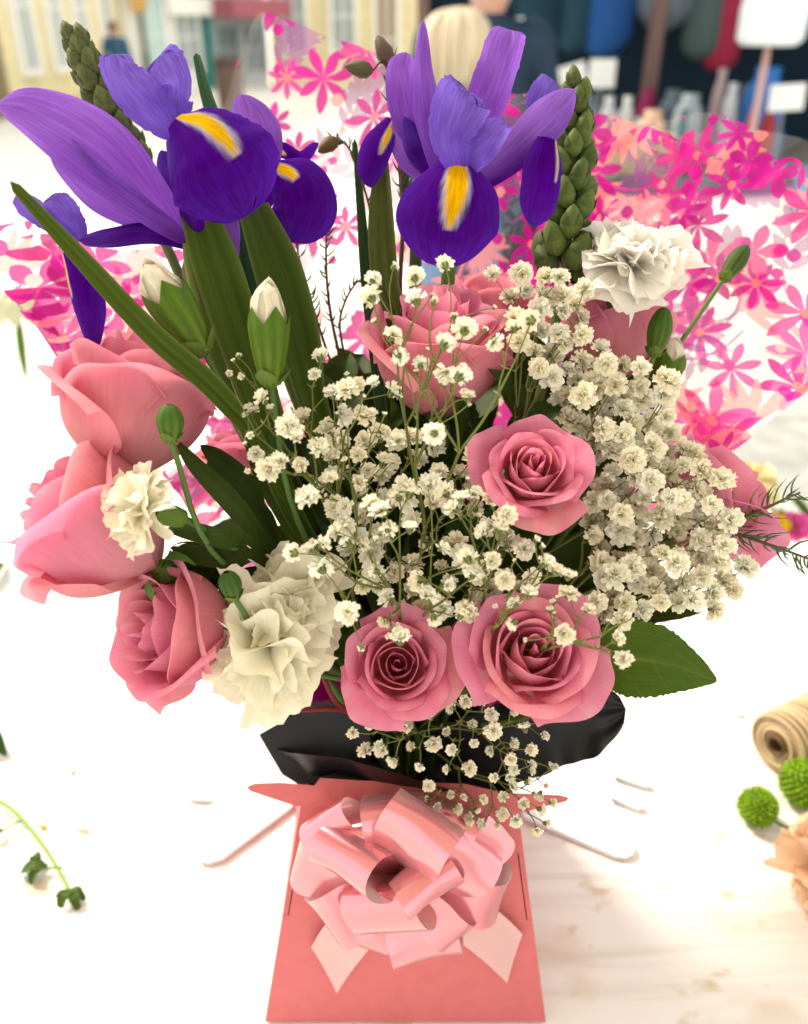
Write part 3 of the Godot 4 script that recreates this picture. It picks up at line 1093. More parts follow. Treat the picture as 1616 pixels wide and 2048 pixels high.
# tapered limbs joined by a smooth minimum, meshed as surface nets
func body_mesh(bones: Array, cell: float, blend: float) -> ArrayMesh:
	var lo := Vector3.ONE * 1e9
	var hi := -lo
	for k in bones:
		for e in [[k[0], k[2]], [k[1], k[3]]]:
			lo = lo.min(e[0] - Vector3.ONE * (e[1] + cell * 2))
			hi = hi.max(e[0] + Vector3.ONE * (e[1] + cell * 2))
	var nx := int((hi.x - lo.x) / cell) + 2
	var ny := int((hi.y - lo.y) / cell) + 2
	var nz := int((hi.z - lo.z) / cell) + 2
	var f := PackedFloat32Array()
	f.resize(nx * ny * nz)
	f.fill(1.0)
	for k in bones:
		var a: Vector3 = k[0]
		var c: Vector3 = k[1] - a
		var cc := maxf(c.length_squared(), 1e-9)
		var reach: float = maxf(k[2], k[3]) + cell * 3 + blend
		var l: Vector3 = (a.min(k[1]) - Vector3.ONE * reach - lo) / cell
		var u: Vector3 = (a.max(k[1]) + Vector3.ONE * reach - lo) / cell
		for z in range(maxi(int(l.z), 0), mini(int(u.z) + 1, nz)):
			for y in range(maxi(int(l.y), 0), mini(int(u.y) + 1, ny)):
				for x in range(maxi(int(l.x), 0), mini(int(u.x) + 1, nx)):
					var p := lo + Vector3(x, y, z) * cell
					var t := clampf((p - a).dot(c) / cc, 0.0, 1.0)
					var d := (p - a - c * t).length() - lerpf(k[2], k[3], t)
					var i := (z * ny + y) * nx + x
					var h := maxf(blend - absf(f[i] - d), 0.0) / blend
					f[i] = minf(f[i], d) - h * h * blend * 0.25
	var st := SurfaceTool.new()
	st.begin(Mesh.PRIMITIVE_TRIANGLES)
	var id := {}
	var cnt := 0
	var sy := nx
	var sz := nx * ny
	for z in nz - 1:
		for y in ny - 1:
			for x in nx - 1:
				var i := z * sz + y * sy + x
				var s := 0.0
				var neg := 0
				var acc := Vector3.ZERO
				var m := 0
				var val := [f[i], f[i + 1], f[i + sy], f[i + sy + 1], f[i + sz], f[i + sz + 1], f[i + sz + sy], f[i + sz + sy + 1]]
				for q in 8:
					if val[q] < 0: neg += 1
				if neg == 0 or neg == 8: continue
				for e in [[0, 1], [2, 3], [4, 5], [6, 7], [0, 2], [1, 3], [4, 6], [5, 7], [0, 4], [1, 5], [2, 6], [3, 7]]:
					var va: float = val[e[0]]
					var vb: float = val[e[1]]
					if (va < 0) != (vb < 0):
						var w := va / (va - vb)
						var pa := Vector3(e[0] & 1, (e[0] >> 1) & 1, e[0] >> 2)
						var pb := Vector3(e[1] & 1, (e[1] >> 1) & 1, e[1] >> 2)
						acc += pa.lerp(pb, w)
						m += 1
				id[i] = cnt
				cnt += 1
				st.set_smooth_group(0)
				st.add_vertex(lo + (Vector3(x, y, z) + acc / m) * cell)
	for z in range(1, nz - 1):
		for y in range(1, ny - 1):
			for x in range(1, nx - 1):
				var i := z * sz + y * sy + x
				for e in [[1, sy, sz], [sy, sz, 1], [sz, 1, sy]]:
					if (f[i] < 0) != (f[i + e[0]] < 0):
						var q := [id[i], id[i - e[1]], id[i - e[1] - e[2]], id[i - e[2]]]
						if f[i] < 0: q = [q[0], q[3], q[2], q[1]]
						for t in [0, 1, 2, 0, 2, 3]: st.add_index(q[t])
	st.generate_normals()
	return st.commit()

func person(feet: Vector3, h: float, turn: float, label: String, skin: Color, hair: Color, top: Color, legs: Color, long_hair: float) -> void:
	var root := thing("person", feet, label, "person")
	root.rotation.y = turn
	var k := h / 1.70
	var v := func(x: float, y: float, z: float): return Vector3(x, y, z) * k
	# body: skin shows at head, neck and hands; faces +z
	var bones := []
	for s in [-1.0, 1.0]:
		bones.append([v.call(0.19 * s, 1.36, -0.01), v.call(0.25 * s, 1.09, -0.03), 0.052 * k, 0.042 * k])
		bones.append([v.call(0.25 * s, 1.09, -0.03), v.call(0.24 * s, 0.86, 0.06), 0.042 * k, 0.030 * k])
		bones.append([v.call(0.24 * s, 0.86, 0.06), v.call(0.235 * s, 0.74, 0.09), 0.034 * k, 0.022 * k])
		bones.append([v.call(0.09 * s, 0.90, 0), v.call(0.10 * s, 0.48, 0.01), 0.088 * k, 0.058 * k])
		bones.append([v.call(0.10 * s, 0.48, 0.01), v.call(0.10 * s, 0.08, -0.02), 0.056 * k, 0.038 * k])
		bones.append([v.call(0.10 * s, 0.045, -0.03), v.call(0.11 * s, 0.035, 0.14), 0.042 * k, 0.034 * k])
		bones.append([v.call(0.0, 1.33, 0), v.call(0.16 * s, 1.37, -0.01), 0.08 * k, 0.058 * k])
	bones.append([v.call(0, 0.93, 0), v.call(0, 1.14, 0), 0.145 * k, 0.125 * k])
	bones.append([v.call(0, 1.14, 0), v.call(0, 1.32, 0), 0.125 * k, 0.125 * k])
	bones.append([v.call(0, 1.38, -0.01), v.call(0, 1.52, 0.015), 0.052 * k, 0.05 * k])
	bones.append([v.call(0, 1.52, 0.03), v.call(0, 1.60, 0.0), 0.070 * k, 0.086 * k])
	bones.append([v.call(0, 1.545, 0.10), v.call(0, 1.52, 0.115), 0.012 * k, 0.017 * k])
	var m := mat(skin, 0.6, 0.4)
	part("body", body_mesh(bones, 0.02, 0.03), m, root)
	var head := [[v.call(0, 1.61, -0.02), v.call(0, 1.62, 0.01), 0.096 * k, 0.090 * k], [v.call(0, 1.60, -0.03), v.call(0, 1.60 - long_hair, -0.05), 0.092 * k, 0.075 * k]]
	for s in [-1.0, 1.0]: head.append([v.call(0.05 * s, 1.60, -0.01), v.call(0.065 * s, 1.58 - long_hair, -0.02), 0.055 * k, 0.045 * k])
	part("hair", body_mesh(head, 0.016, 0.03), mat(hair, 0.7, 0.3), root)
	if long_hair > 0.065:
		var lb := Build.new()
		var g := RandomNumberGenerator.new()
		g.seed = 9
		for i in 64:      # loose locks falling from the crown
			var a := g.randf_range(0.55, TAU - 0.55) + PI * 0.5
			var o := Vector3(cos(a), 0, sin(a) if sin(a) < 0.4 else 0.4)
			var r := g.randf_range(0.088, 0.112) * k
			var q := [v.call(0, 1.705, -0.02), v.call(0, 1.675, -0.02) + o * r * 0.75, v.call(0, 1.60, -0.025) + o * r * 1.08, v.call(0, 1.50 - long_hair * g.randf_range(0.2, 1.0), -0.03) + o * r * g.randf_range(0.85, 1.15)]
			lb.tube(path(q, 10), PackedFloat32Array([0.004, 0.008, 0.010, 0.011, 0.011, 0.011, 0.010, 0.009, 0.007, 0.005, 0.002]), 6, hair * g.randf_range(0.7, 1.35))
		part("hair_locks", lb.mesh(), M.stem, root)
	var coat := []
	for s in [-1.0, 1.0]:
		coat.append([v.call(0.19 * s, 1.36, -0.01), v.call(0.25 * s, 1.09, -0.03), 0.068 * k, 0.056 * k])
		coat.append([v.call(0.25 * s, 1.09, -0.03), v.call(0.242 * s, 0.88, 0.05), 0.056 * k, 0.044 * k])
		coat.append([v.call(0.0, 1.33, 0), v.call(0.17 * s, 1.37, -0.01), 0.095 * k, 0.07 * k])
	coat.append([v.call(0, 0.84, 0), v.call(0, 1.14, 0), 0.175 * k, 0.145 * k])
	coat.append([v.call(0, 1.14, 0), v.call(0, 1.33, 0), 0.145 * k, 0.14 * k])
	part("jacket", body_mesh(coat, 0.02, 0.03), mat(top, 0.8, 0.3), root)
	var tr := []
	for s in [-1.0, 1.0]:
		tr.append([v.call(0.09 * s, 0.90, 0), v.call(0.10 * s, 0.48, 0.01), 0.10 * k, 0.072 * k])
		tr.append([v.call(0.10 * s, 0.48, 0.01), v.call(0.10 * s, 0.10, -0.02), 0.070 * k, 0.058 * k])
	part("trousers", body_mesh(tr, 0.02, 0.03), mat(legs, 0.85, 0.3), root)

# ------------------------------------------------------------------ box, film, bow
func gift_box() -> void:
	var f0 := on_level(530, 2042, TABLE_Y + 0.002)
	var f1 := on_level(1092, 2046, TABLE_Y + 0.002)
	var t0 := on_level(602, 1606, TABLE_Y + 0.19)
	var t1 := on_level(1036, 1618, TABLE_Y + 0.19)
	f0.z = (f0.z + f1.z) * 0.5
	f1.z = f0.z
	t0.z = (t0.z + t1.z) * 0.5
	t1.z = t0.z
	var bz := 2.0 * NECK.z - f0.z
	var tz := 2.0 * NECK.z - t0.z
	var root := thing("gift_box", Vector3(NECK.x, TABLE_Y, NECK.z), "salmon pink tapered card gift box holding the bouquet", "box")
	var quads := {
		"front_panel": [f0, f1, t1, t0],
		"back_panel": [Vector3(f1.x, f1.y, bz), Vector3(f0.x, f0.y, bz), Vector3(t0.x, t0.y, tz), Vector3(t1.x, t1.y, tz)],
		"right_panel": [f1, Vector3(f1.x, f1.y, bz), Vector3(t1.x, t1.y, tz), t1],
		"left_panel": [Vector3(f0.x, f0.y, bz), f0, t0, Vector3(t0.x, t0.y, tz)],
	}
	for k in quads:
		var q = quads[k]
		var nn: Vector3 = (q[1] - q[0]).cross(q[3] - q[0]).normalized()
		var inset := 0.0
		if k == "right_panel" or k == "left_panel": inset = 0.0018
		var poly := PackedVector3Array()
		for p in q: poly.append(p - nn * inset)
		if k == "front_panel":      # open slits down both edges
			var e := func(s: float, a: Vector3, c: Vector3, o: float): return a.lerp(c, s) + Vector3(o, 0, 0)
			poly = PackedVector3Array([f0, f1, e.call(0.50, f1, t1, 0.0), e.call(0.50, f1, t1, -0.0042), e.call(0.80, f1, t1, -0.0042), e.call(0.80, f1, t1, 0.0), t1, t0, e.call(0.80, f0, t0, 0.0), e.call(0.80, f0, t0, 0.0042), e.call(0.52, f0, t0, 0.0042), e.call(0.52, f0, t0, 0.0)])
			for st in [[f1, t1, -1.0, 0.50], [f0, t0, 1.0, 0.52]]:
				var sp := [e.call(st[3] - 0.004, st[0], st[1], 0.0), e.call(st[3] - 0.004, st[0], st[1], 0.0022 * st[2]), e.call(0.804, st[0], st[1], 0.0022 * st[2]), e.call(0.804, st[0], st[1], 0.0)]
				if st[2] < 0: sp.reverse()
				for z in 4: sp[z] -= nn * 0.0004
				var eb := Build.new()
				eb.off = root.position
				eb.slab(PackedVector3Array(sp), nn, 0.0012)
				part("edge_strip", eb.mesh(), M.pink_card, root)
		var b := Build.new()
		b.off = root.position
		b.slab(poly, nn, 0.0016)
		part(k, b.mesh(), M.pink_card, root)
	var base := Build.new()
	base.off = root.position
	base.slab(PackedVector3Array([f0 + Vector3(0.003, 0.003, -0.003), f1 + Vector3(-0.003, 0.003, -0.003), Vector3(f1.x - 0.003, f1.y + 0.003, bz + 0.003), Vector3(f0.x + 0.003, f0.y + 0.003, bz + 0.003)]), Vector3.UP, 0.0016)
	part("base_panel", base.mesh(), M.pink_card, root)
	var fn: Vector3 = (f1 - f0).cross(t0 - f0).normalized()
	# the collar folded up along the front rim, its ends standing out as points
	var cn := Vector3(0, 0.62, 0.78).normalized()
	var cp := (t0 + t1) * 0.5 + Vector3(0, 0.0005, 0.0008)
	var col := PackedVector3Array()
	for c in [[590, 1612], [1048, 1624], [1132, 1603], [1138, 1596], [1120, 1591], [1008, 1586], [930, 1568], [720, 1561], [640, 1556], [628, 1572], [560, 1566], [508, 1568], [494, 1574], [500, 1582]]:
		col.append(meet(c[0], c[1], cp, cn))
	var cb := Build.new()
	cb.off = root.position
	cb.slab(col, cn, 0.0016)
	part("collar", cb.mesh(), M.pink_card, root)
	ribbon_bow(fn, f0, t0)

func card_blanks() -> void:
	# die-cut white card lying flat on the table behind the gift box
	for k in [["white die-cut card blank lying flat, its notched end left of the box", [[584, 1612], [446, 1714], [418, 1722], [399, 1718], [393, 1706], [412, 1656], [384, 1636], [381, 1628], [437, 1603], [430, 1598], [378, 1594], [370, 1587], [400, 1568], [470, 1512], [594, 1500], [590, 1580]]], ["white die-cut card blank lying flat, its notched end right of the box", [[1042, 1500], [1180, 1490], [1300, 1560], [1305, 1567], [1292, 1571], [1232, 1552], [1226, 1558], [1286, 1604], [1289, 1612], [1276, 1616], [1218, 1592], [1226, 1606], [1270, 1690], [1268, 1704], [1252, 1712], [1228, 1709], [1046, 1632], [1040, 1586]]]]:
		var poly := PackedVector3Array()
		for c in k[1]: poly.append(on_level(c[0], c[1], TABLE_Y + 0.0065))
		var o: Vector3 = (poly[0] + poly[8]) * 0.5
		o.y = TABLE_Y
		var b := Build.new()
		b.off = o
		b.slab(poly, Vector3.UP, 0.0045)
		solo("card_blank", b.mesh(), M.white_card, o, k[0], "cardboard", "white card blanks on the table")

func ribbon_bow(fn: Vector3, f0: Vector3, _t0: Vector3) -> void:
	var c := meet(806, 1735, f0 + fn * 0.010, fn)
	var root := thing("ribbon_bow", c, "satiny pink pull bow with many loops on the box front", "bow")
	var X := Vector3.RIGHT
	var Y := fn.cross(X).normalized()
	# where each loop's outermost bend lies: [x, y, height off the panel, slant of the bend, ribbon width, fullness]
	var loops := [
		[640, 1630, 0.020, 12, 0.034, 0.015], [592, 1712, 0.018, 74, 0.034, 0.017], [644, 1836, 0.026, -32, 0.042, 0.018], [686, 1706, 0.044, -32, 0.044, 0.020], [724, 1650, 0.030, -20, 0.034, 0.017],
		[788, 1600, 0.028, 4, 0.038, 0.020], [850, 1636, 0.052, -56, 0.044, 0.020], [906, 1616, 0.026, -12, 0.034, 0.018], [962, 1694, 0.034, -34, 0.042, 0.019], [1004, 1652, 0.018, -50, 0.030, 0.016], [1008, 1786, 0.020, 58, 0.036, 0.020],
		[928, 1864, 0.030, 64, 0.030, 0.017], [862, 1908, 0.024, 20, 0.046, 0.018], [764, 1840, 0.050, 22, 0.050, 0.022], [838, 1876, 0.018, 74, 0.028, 0.016], [862, 1770, 0.056, 34, 0.038, 0.016], [720, 1880, 0.014, -20, 0.034, 0.016]]
	for lp in loops:
		var apex := meet(lp[0], lp[1], f0 + fn * lp[2], fn)
		var start := c + fn * 0.006
		var d := (apex - start)
		var len := d.length()
		d = d.normalized()
		var sl := deg_to_rad(lp[3])
		var w := (X * cos(sl) + Y * sin(sl))
		w = (w - d * w.dot(d) * 0.85).normalized()
		var nrm := w.cross(d).normalized()
		if nrm.dot(fn) < 0: nrm = -nrm
		var q := PackedVector3Array()
		var nu := 9
		var nv := 34
		for j in nv:
			var ph := lerpf(-PI, PI, j / (nv - 1.0))
			var along := len * pow((1.0 + cos(ph)) * 0.5, 0.75)
			var lat: float = lp[5] * sin(ph) * (0.30 + 0.70 * (1.0 + cos(ph)) * 0.5)
			var wid: float = lp[4] * lerpf(0.30, 1.0, smoothstep(0.0, 0.6, along / len))
			for i in nu:
				var u := i / (nu - 1.0) - 0.5
				q.append(start + d * along + nrm * (lat + 0.0012 * u * u * 4.0 + 0.0007 * sin(u * 5.0 + j * 0.5 + lp[0])) + w * (u * wid + 0.0012 * sin(j * 0.4 + lp[1])))
		var b := Build.new()
		b.off = c
		b.grid(q, nu, nv, PackedColorArray())
		part("loop", b.mesh(), M.ribbon, root)
	for tl in [[[780, 1760], [700, 1860], [648, 1945], 66, -26], [[850, 1750], [950, 1840], [1030, 1922], 66, 26]]:
		var P := []
		for k in 3: P.append(meet(tl[k][0], tl[k][1], f0 + fn * (0.012 - 0.003 * k), fn))
		var q := PackedVector3Array()
		var nu := 5
		var nv := 14
		for j in nv:
			var s := j / (nv - 1.0)
			var p: Vector3 = catmull(P, s)
			var tan: Vector3 = (P[2] - P[0]).normalized()
			var sd := fn.cross(tan).normalized()
			for i in nu:
				var u := i / (nu - 1.0) * 2.0 - 1.0
				q.append(p + sd * u * 0.0175 * lerpf(0.4, 1.0, smoothstep(0.0, 0.4, s)) + tan * (u * signf(tl[4]) * -0.016 * s) + fn * (0.003 * sin(s * 5.0) + 0.0015 * u * u))
		var b := Build.new()
		b.off = c
		b.grid(q, nu, nv, PackedColorArray())
		part("tail", b.mesh(), M.tail, root)

func liner() -> void:
	# black tissue standing up out of the box
	var root := thing("black_liner", Vector3(NECK.x, TABLE_Y + 0.10, NECK.z), "black tissue liner folded out over the pink box rim", "tissue paper")
	var b := Build.new()
	b.off = root.position
	var q := PackedVector3Array()
	var nu := 145
	var nv := 12
	for j in nv:
		var v := j / (nv - 1.0)
		for i in nu:
			var a := TAU * i / (nu - 1.0)
			var fold := sin(a * 7.0 + 0.6) * 0.5 + sin(a * 13.0) * 0.25 + sin(a * 29.0 + v * 6.0) * 0.12
			var r := lerpf(0.054, 0.098, pow(v, 1.3)) * (1.0 + 0.10 * fold * v)
			var z := NECK.y - 0.045 + v * (0.072 + 0.018 * sin(a * 3.0 + 1.0) + 0.008 * fold)
			var sq := Vector2(cos(a), sin(a))
			var k: float = lerpf(1.0 / maxf(absf(sq.x), absf(sq.y)), 1.0, v)
			q.append(Vector3(NECK.x + sq.x * r * k * 1.0, z, NECK.z - sq.y * r * k * 0.85))
	b.grid(q, nu, nv, PackedColorArray(), 1.0, 1.0, true)
	part("collar", b.mesh(), M.black, root)
	var fb := Build.new()
	fb.off = root.position
	fb.lathe(Vector3(NECK.x, NECK.y - 0.044, NECK.z), Vector3.UP, [[0.058, 0.0], [0.03, 0.006], [0.001, 0.008]], 24, Color.WHITE, 0.05, 9)
	part("inner_fold", fb.mesh(), M.black, root)
	for c in [[[[880, 1530, 0.57, 70], [1020, 1480, 0.55, 80], [1140, 1440, 0.54, 80], [1252, 1418, 0.54, 66]], 0.70]]:
		var lb := Build.new()
		lb.off = root.position
		sheet(lb, c[0], {"nu": 25, "nv": 40, "cup": 0.2, "tip": c[1], "ruffle": 0.10, "waves": 17.0}, plain(Color.WHITE))
		part("fold", lb.mesh(), M.black, root)
	# the stiff left corner, creased into flat facets
	for fc in [[[[520, 1468], [566, 1546], [600, 1570], [742, 1566], [738, 1420], [634, 1402]], Vector3(-0.25, 0.55, 0.80), 0.0], [[[518, 1470], [564, 1549], [602, 1572], [652, 1560], [588, 1486]], Vector3(-0.50, 0.20, 0.84), 0.004]]:
		var nn: Vector3 = fc[1].normalized()
		var p0: Vector3 = at(650, 1500, 0.558) + nn * fc[2]
		var poly := PackedVector3Array()
		for c in fc[0]: poly.append(meet(c[0], c[1], p0, nn))
		var sb := Build.new()
		sb.off = root.position
		sb.slab(poly, nn, 0.0005)
		part("fold", sb.mesh(), M.black, root)

func film() -> void:
	var root := thing("film_wrap", NECK, "clear cellophane printed with magenta and coral flowers behind the bouquet", "wrapping film")
	var nz := FastNoiseLite.new()
	nz.seed = 31
	nz.frequency = 9.0
	var layers := [
		[[210, 800, 0.60], [110, 700, 0.585], [30, 605, 0.57], [-30, 545, 0.56], [-50, 470, 0.57], [40, 445, 0.60], [190, 440, 0.64], [330, 380, 0.68], [430, 240, 0.71], [505, 48, 0.73], [560, 36, 0.73], [650, 66, 0.735], [730, 98, 0.74], [830, 150, 0.745], [950, 172, 0.745], [1080, 196, 0.74], [1200, 232, 0.73], [1300, 244, 0.715], [1420, 228, 0.70], [1500, 262, 0.68], [1640, 300, 0.65], [1720, 440, 0.62], [1700, 640, 0.60], [1620, 772, 0.585], [1450, 850, 0.585], [1290, 925, 0.59], [1190, 1040, 0.595]],
		[[1090, 420, 0.66], [1180, 300, 0.655], [1300, 262, 0.645], [1390, 300, 0.64], [1500, 330, 0.63], [1600, 330, 0.61], [1670, 480, 0.60], [1650, 640, 0.59], [1560, 800, 0.575], [1400, 880, 0.575], [1290, 1000, 0.585]],
		[[250, 860, 0.59], [150, 740, 0.575], [60, 640, 0.565], [0, 560, 0.56], [10, 480, 0.575], [110, 470, 0.60], [250, 500, 0.63], [420, 470, 0.66], [520, 420, 0.68]]]
	for L in layers.size():
		var rim := []
		for c in layers[L]: rim.append(at(c[0], c[1], 0.55 + (c[2] - 0.55) * 0.6))
		var nu := 120 if L == 0 else 60
		var nv := 44
		for sh in ([0, 1] if L == 0 else [1]):
			var q := PackedVector3Array()
			for j in nv:
				var v := j / (nv - 1.0)
				for i in nu:
					var u := i / (nu - 1.0)
					var r: Vector3 = catmull(rim, u)
					var a := lerpf(PI * 1.12, -PI * 0.12, u)
					var foot := NECK + Vector3(cos(a) * 0.055, 0.0, -sin(a) * 0.05)
					var p := foot.lerp(r, v)
					var back := Vector3(0, -0.25, -1).normalized()
					p += back * 0.055 * sin(v * PI) * (0.4 + 0.6 * sin(PI * u))
					var crumple := nz.get_noise_3d(p.x, p.y, p.z + L) * 0.016 + nz.get_noise_3d(p.x * 3.0, p.y * 3.0, p.z * 3.0) * 0.008 + 0.004 * sin(u * 60.0 + v * 4.0) * v
					p += (Vector3(0, 0.35, 1).normalized()) * crumple
					p += view.basis.z * (0.0006 * sh)
					q.append(p)
			var b := Build.new()
			b.off = NECK
			b.grid(q, nu, nv, PackedColorArray())
			for k in b.v.size():       # the print keeps its size all over the sheet
				var w: Vector3 = b.v[k] + NECK
				b.t[k] = Vector2(w.x * 2.2 + w.z * 0.4 + L * 0.37, w.y * 2.2 - w.z * 0.5 + L * 0.61)
			part("film" if sh == 0 else "print", b.mesh(), M.film if sh == 0 else M.print, root)

# ------------------------------------------------------------------ things lying about
func scraps() -> void:
	var T := TABLE_Y
	# twine spool lying on its side
	var R := 0.030
	var c := on_level(1540, 1560, T)
	var ax := Vector3(0.88, 0, -0.47).normalized()
	var sp := thing("twine_spool", c, "spool of natural jute twine lying on its side on the table", "twine spool")
	var e0 := c + Vector3(0.002, R * 1.04, -0.012)
	var b := Build.new()
	b.off = c
	b.lathe(e0, ax, [[R * 0.26, 0.001], [R * 0.34, 0.0], [R * 0.34, 0.12], [R * 0.26, 0.12], [R * 0.26, 0.001]], 28, Color(0.16, 0.10, 0.05))
	part("core", b.mesh(), M.stem, sp)
	var tw := Build.new()
	tw.off = c
	var sx := ax.cross(Vector3.UP).normalized()
	var sy := ax.cross(sx)
	for lay in 5:
		var pts := PackedVector3Array()
		var turns := 30
		for k in turns * 22 + 1:
			var a := TAU * k / 22.0
			var s := float(k) / (turns * 22)
			var rr := R * (0.39 + 0.145 * lay) + 0.0006 * sin(a * 0.37 + lay)
			pts.append(e0 + ax * (0.003 + 0.112 * s + 0.0015 * sin(a * 0.5 + lay * 2.0)) + (sx * cos(a) + sy * sin(a)) * rr)
		tw.tube(pts, taper(pts.size(), 0.0022, 0.0022), 5, Color(0.50, 0.40, 0.24) if lay % 2 else Color(0.44, 0.34, 0.20))
	part("twine", tw.mesh(), M.stem, sp)
	# green button chrysanthemums
	for m in [[1508, 1612, 40.0, 1640.0, "small green button chrysanthemum beside the twine spool"], [1600, 1562, 50.0, 1600.0, "larger green button chrysanthemum against the twine spool"]]:
		var foot := on_level(m[0], m[3], T)
		var dep: float = (foot - EYE).dot(-view.basis.z)
		var r: float = m[2] / FOCAL * dep
		var ctr := foot + Vector3(0, r * 0.95, 0)
		var mu := thing("button_chrysanthemum", foot, m[4], "chrysanthemum", "green chrysanthemums on the table")
		var hb := Build.new()
		hb.off = foot
		hb.lathe(ctr - Vector3(0, r * 0.8, 0), Vector3.UP, [[0.02 * r, 0.0], [0.5 * r, 0.12 * r], [0.8 * r, 0.6 * r], [0.75 * r, 1.1 * r], [0.4 * r, 1.5 * r], [0.02 * r, 1.6 * r]], 16, Color(0.10, 0.20, 0.01))
		for k in 240:
			var y := 1.0 - 2.0 * (k + 0.5) / 240.0
			var a := k * 2.39996
			var o := Vector3(cos(a) * sqrt(1 - y * y), y, sin(a) * sqrt(1 - y * y))
			hb.tube(PackedVector3Array([ctr + o * r * 0.72, ctr + o * r * rf(0.96, 1.04) + Vector3(rf(-1, 1), rf(-1, 1), rf(-1, 1)) * r * 0.03]), PackedFloat32Array([r * 0.075, r * 0.05]), 5, Color(0.20, 0.36, 0.015) * rf(0.7, 1.25))
		part("flower_head", hb.mesh(), M.stem, mu)
		var sb := Build.new()
		sb.off = foot
		var en := foot + Vector3(0.09, 0.003, 0.045)
		sb.tube(path([ctr + Vector3(0.5 * r, -0.4 * r, 0.3 * r), foot + Vector3(0.03, 0.004, 0.016), en], 10), taper(11, 0.0018, 0.0018), 7, Color(0.14, 0.20, 0.05))
		part("stem", sb.mesh(), M.stem, mu)
	# peach rose at the table's right
	var pc := on_level(1690, 1840, T)
	var pd: float = (pc + Vector3(0, 0.045, 0) - EYE).dot(-view.basis.z)
	carnation(1642, 1752, pd, 152, Vector3(-0.95, 0.22, 0.2), 44, 0.95, Color(0.93, 0.68, 0.47), 61, "ruffled peach garden rose lying on the table's right", [pc + Vector3(0.14, -0.002, -0.02), pc + Vector3(0.30, 0.004, -0.03)], "garden_rose", "rose", "")
	# a leafy cutting at the left of the table
	var q := thing("leafy_cutting", on_level(30, 1640, T), "cut green stem with small lobed leaves lying on the white table", "plant cutting")
	var cb := Build.new()
	cb.off = q.position
	var line := path([on_level(-60, 1590, T) + Vector3(0, 0.012, 0), on_level(30, 1634, T) + Vector3(0, 0.009, 0), on_level(96, 1710, T) + Vector3(0, 0.006, 0), on_level(150, 1806, T) + Vector3(0, 0.004, 0)], 20)
	cb.tube(line, taper(21, 0.0022, 0.0014), 7, Color(0.22, 0.36, 0.08))
	for br in [[[48, 1650], [18, 1664], [2, 1676]], [[128, 1744], [100, 1746], [76, 1748]]]:
		var pp := []
		for z in br: pp.append(on_level(z[0], z[1], T) + Vector3(0, 0.006, 0))
		cb.tube(path(pp, 8), taper(9, 0.0012, 0.0008), 6, Color(0.18, 0.30, 0.06))
	part("stem", cb.mesh(), M.stem, q)
	for lf in [[98, 1745, 42, 1750, 22], [84, 1738, 66, 1716, 14], [84, 1750, 62, 1774, 14], [142, 1790, 122, 1822, 17], [148, 1796, 158, 1826, 14], [144, 1790, 172, 1806, 12], [10, 1672, -14, 1684, 12]]:
		var lb := Build.new()
		lb.off = q.position
		var p0 := on_level(lf[0], lf[1], T) + Vector3(0, 0.007, 0)
		var p1 := on_level(lf[2], lf[3], T) + Vector3(0, 0.003, 0)
		var w: float = lf[4] / FOCAL * 0.62
		sheet3(lb, [p0, p0.lerp(p1, 0.5) + Vector3(0, 0.005, 0), p1], [w * 0.4, w * 1.1, w * 0.7], [0, 0, 0], {"nu": 9, "nv": 16, "serrate": 0.4, "teeth": 3.0, "cup": 0.2, "tip": 0.7}, plain(Color(0.07, 0.13, 0.02)), Vector3.UP)
		part("leaf", lb.mesh(), M.leaf, q)
	# leaves that reach in over the table's left side
	for lv in [[-40, 1200, 14, 1130, 26, "dark green leaf lying at the table's left beyond the roses", Color(0.02, 0.06, 0.015)], [-40, 1470, 16, 1520, 20, "narrow green leaf lying on the bare left of the table", Color(0.03, 0.08, 0.012)]]:
		var lb := Build.new()
		var p0 := on_level(lv[0], lv[1], T) + Vector3(0, 0.006, 0)
		var p1 := on_level(lv[2], lv[3], T) + Vector3(0, 0.004, 0)
		lb.off = p1
		var w: float = lv[4] / FOCAL * 0.8
		sheet3(lb, [p0, p0.lerp(p1, 0.5) + Vector3(0, 0.012, 0), p1], [w * 0.6, w, w * 0.4], [0.2, 0.2, 0.1], {"nu": 7, "nv": 14, "cup": 0.3, "tip": 0.6}, plain(lv[6]), Vector3.UP)
		solo("fallen_leaf", lb.mesh(), M.leaf, p1, lv[5], "leaf", "loose leaves on the table")
	# crumbs of petal and twig
	for cr in [[88, 1656, 10, 8, Color(0.75, 0.45, 0.05), "yellow petal crumb beside the leafy cutting"], [168, 1661, 22, 4, Color(0.42, 0.30, 0.18), "brown twig crumb on the table near the leafy cutting"], [146, 1546, 7, 9, Color(0.50, 0.52, 0.42), "grey-green crumb on the bare left of the table"], [1482, 1434, 18, 5, Color(0.30, 0.24, 0.22), "dark sliver lying beside the twine spool"], [496, 1578, 5, 4, Color(0.4, 0.1, 0.08), "tiny red crumb by the box's left flap"]]:
		var p := on_level(cr[0], cr[1], T)
		var k: float = 0.7 / FOCAL
		var xb := Build.new()
		xb.lathe(Vector3(-cr[2] * k, 0.0022, 0), Vector3(1, 0.02, 0.1).normalized(), [[0.0004, 0.0], [cr[3] * k * 0.5, cr[2] * k * 0.5], [cr[3] * k * 0.6, cr[2] * k], [cr[3] * k * 0.4, cr[2] * k * 1.6], [0.0003, cr[2] * k * 2.0]], 9, cr[4], 0.15, 3)
		solo("plant_crumb", xb.mesh(), M.stem, p, cr[5], "crumb", "crumbs on the table")
	# cut flowers heaped at the far right of the table
	var tr := on_level(1640, 1075, T)
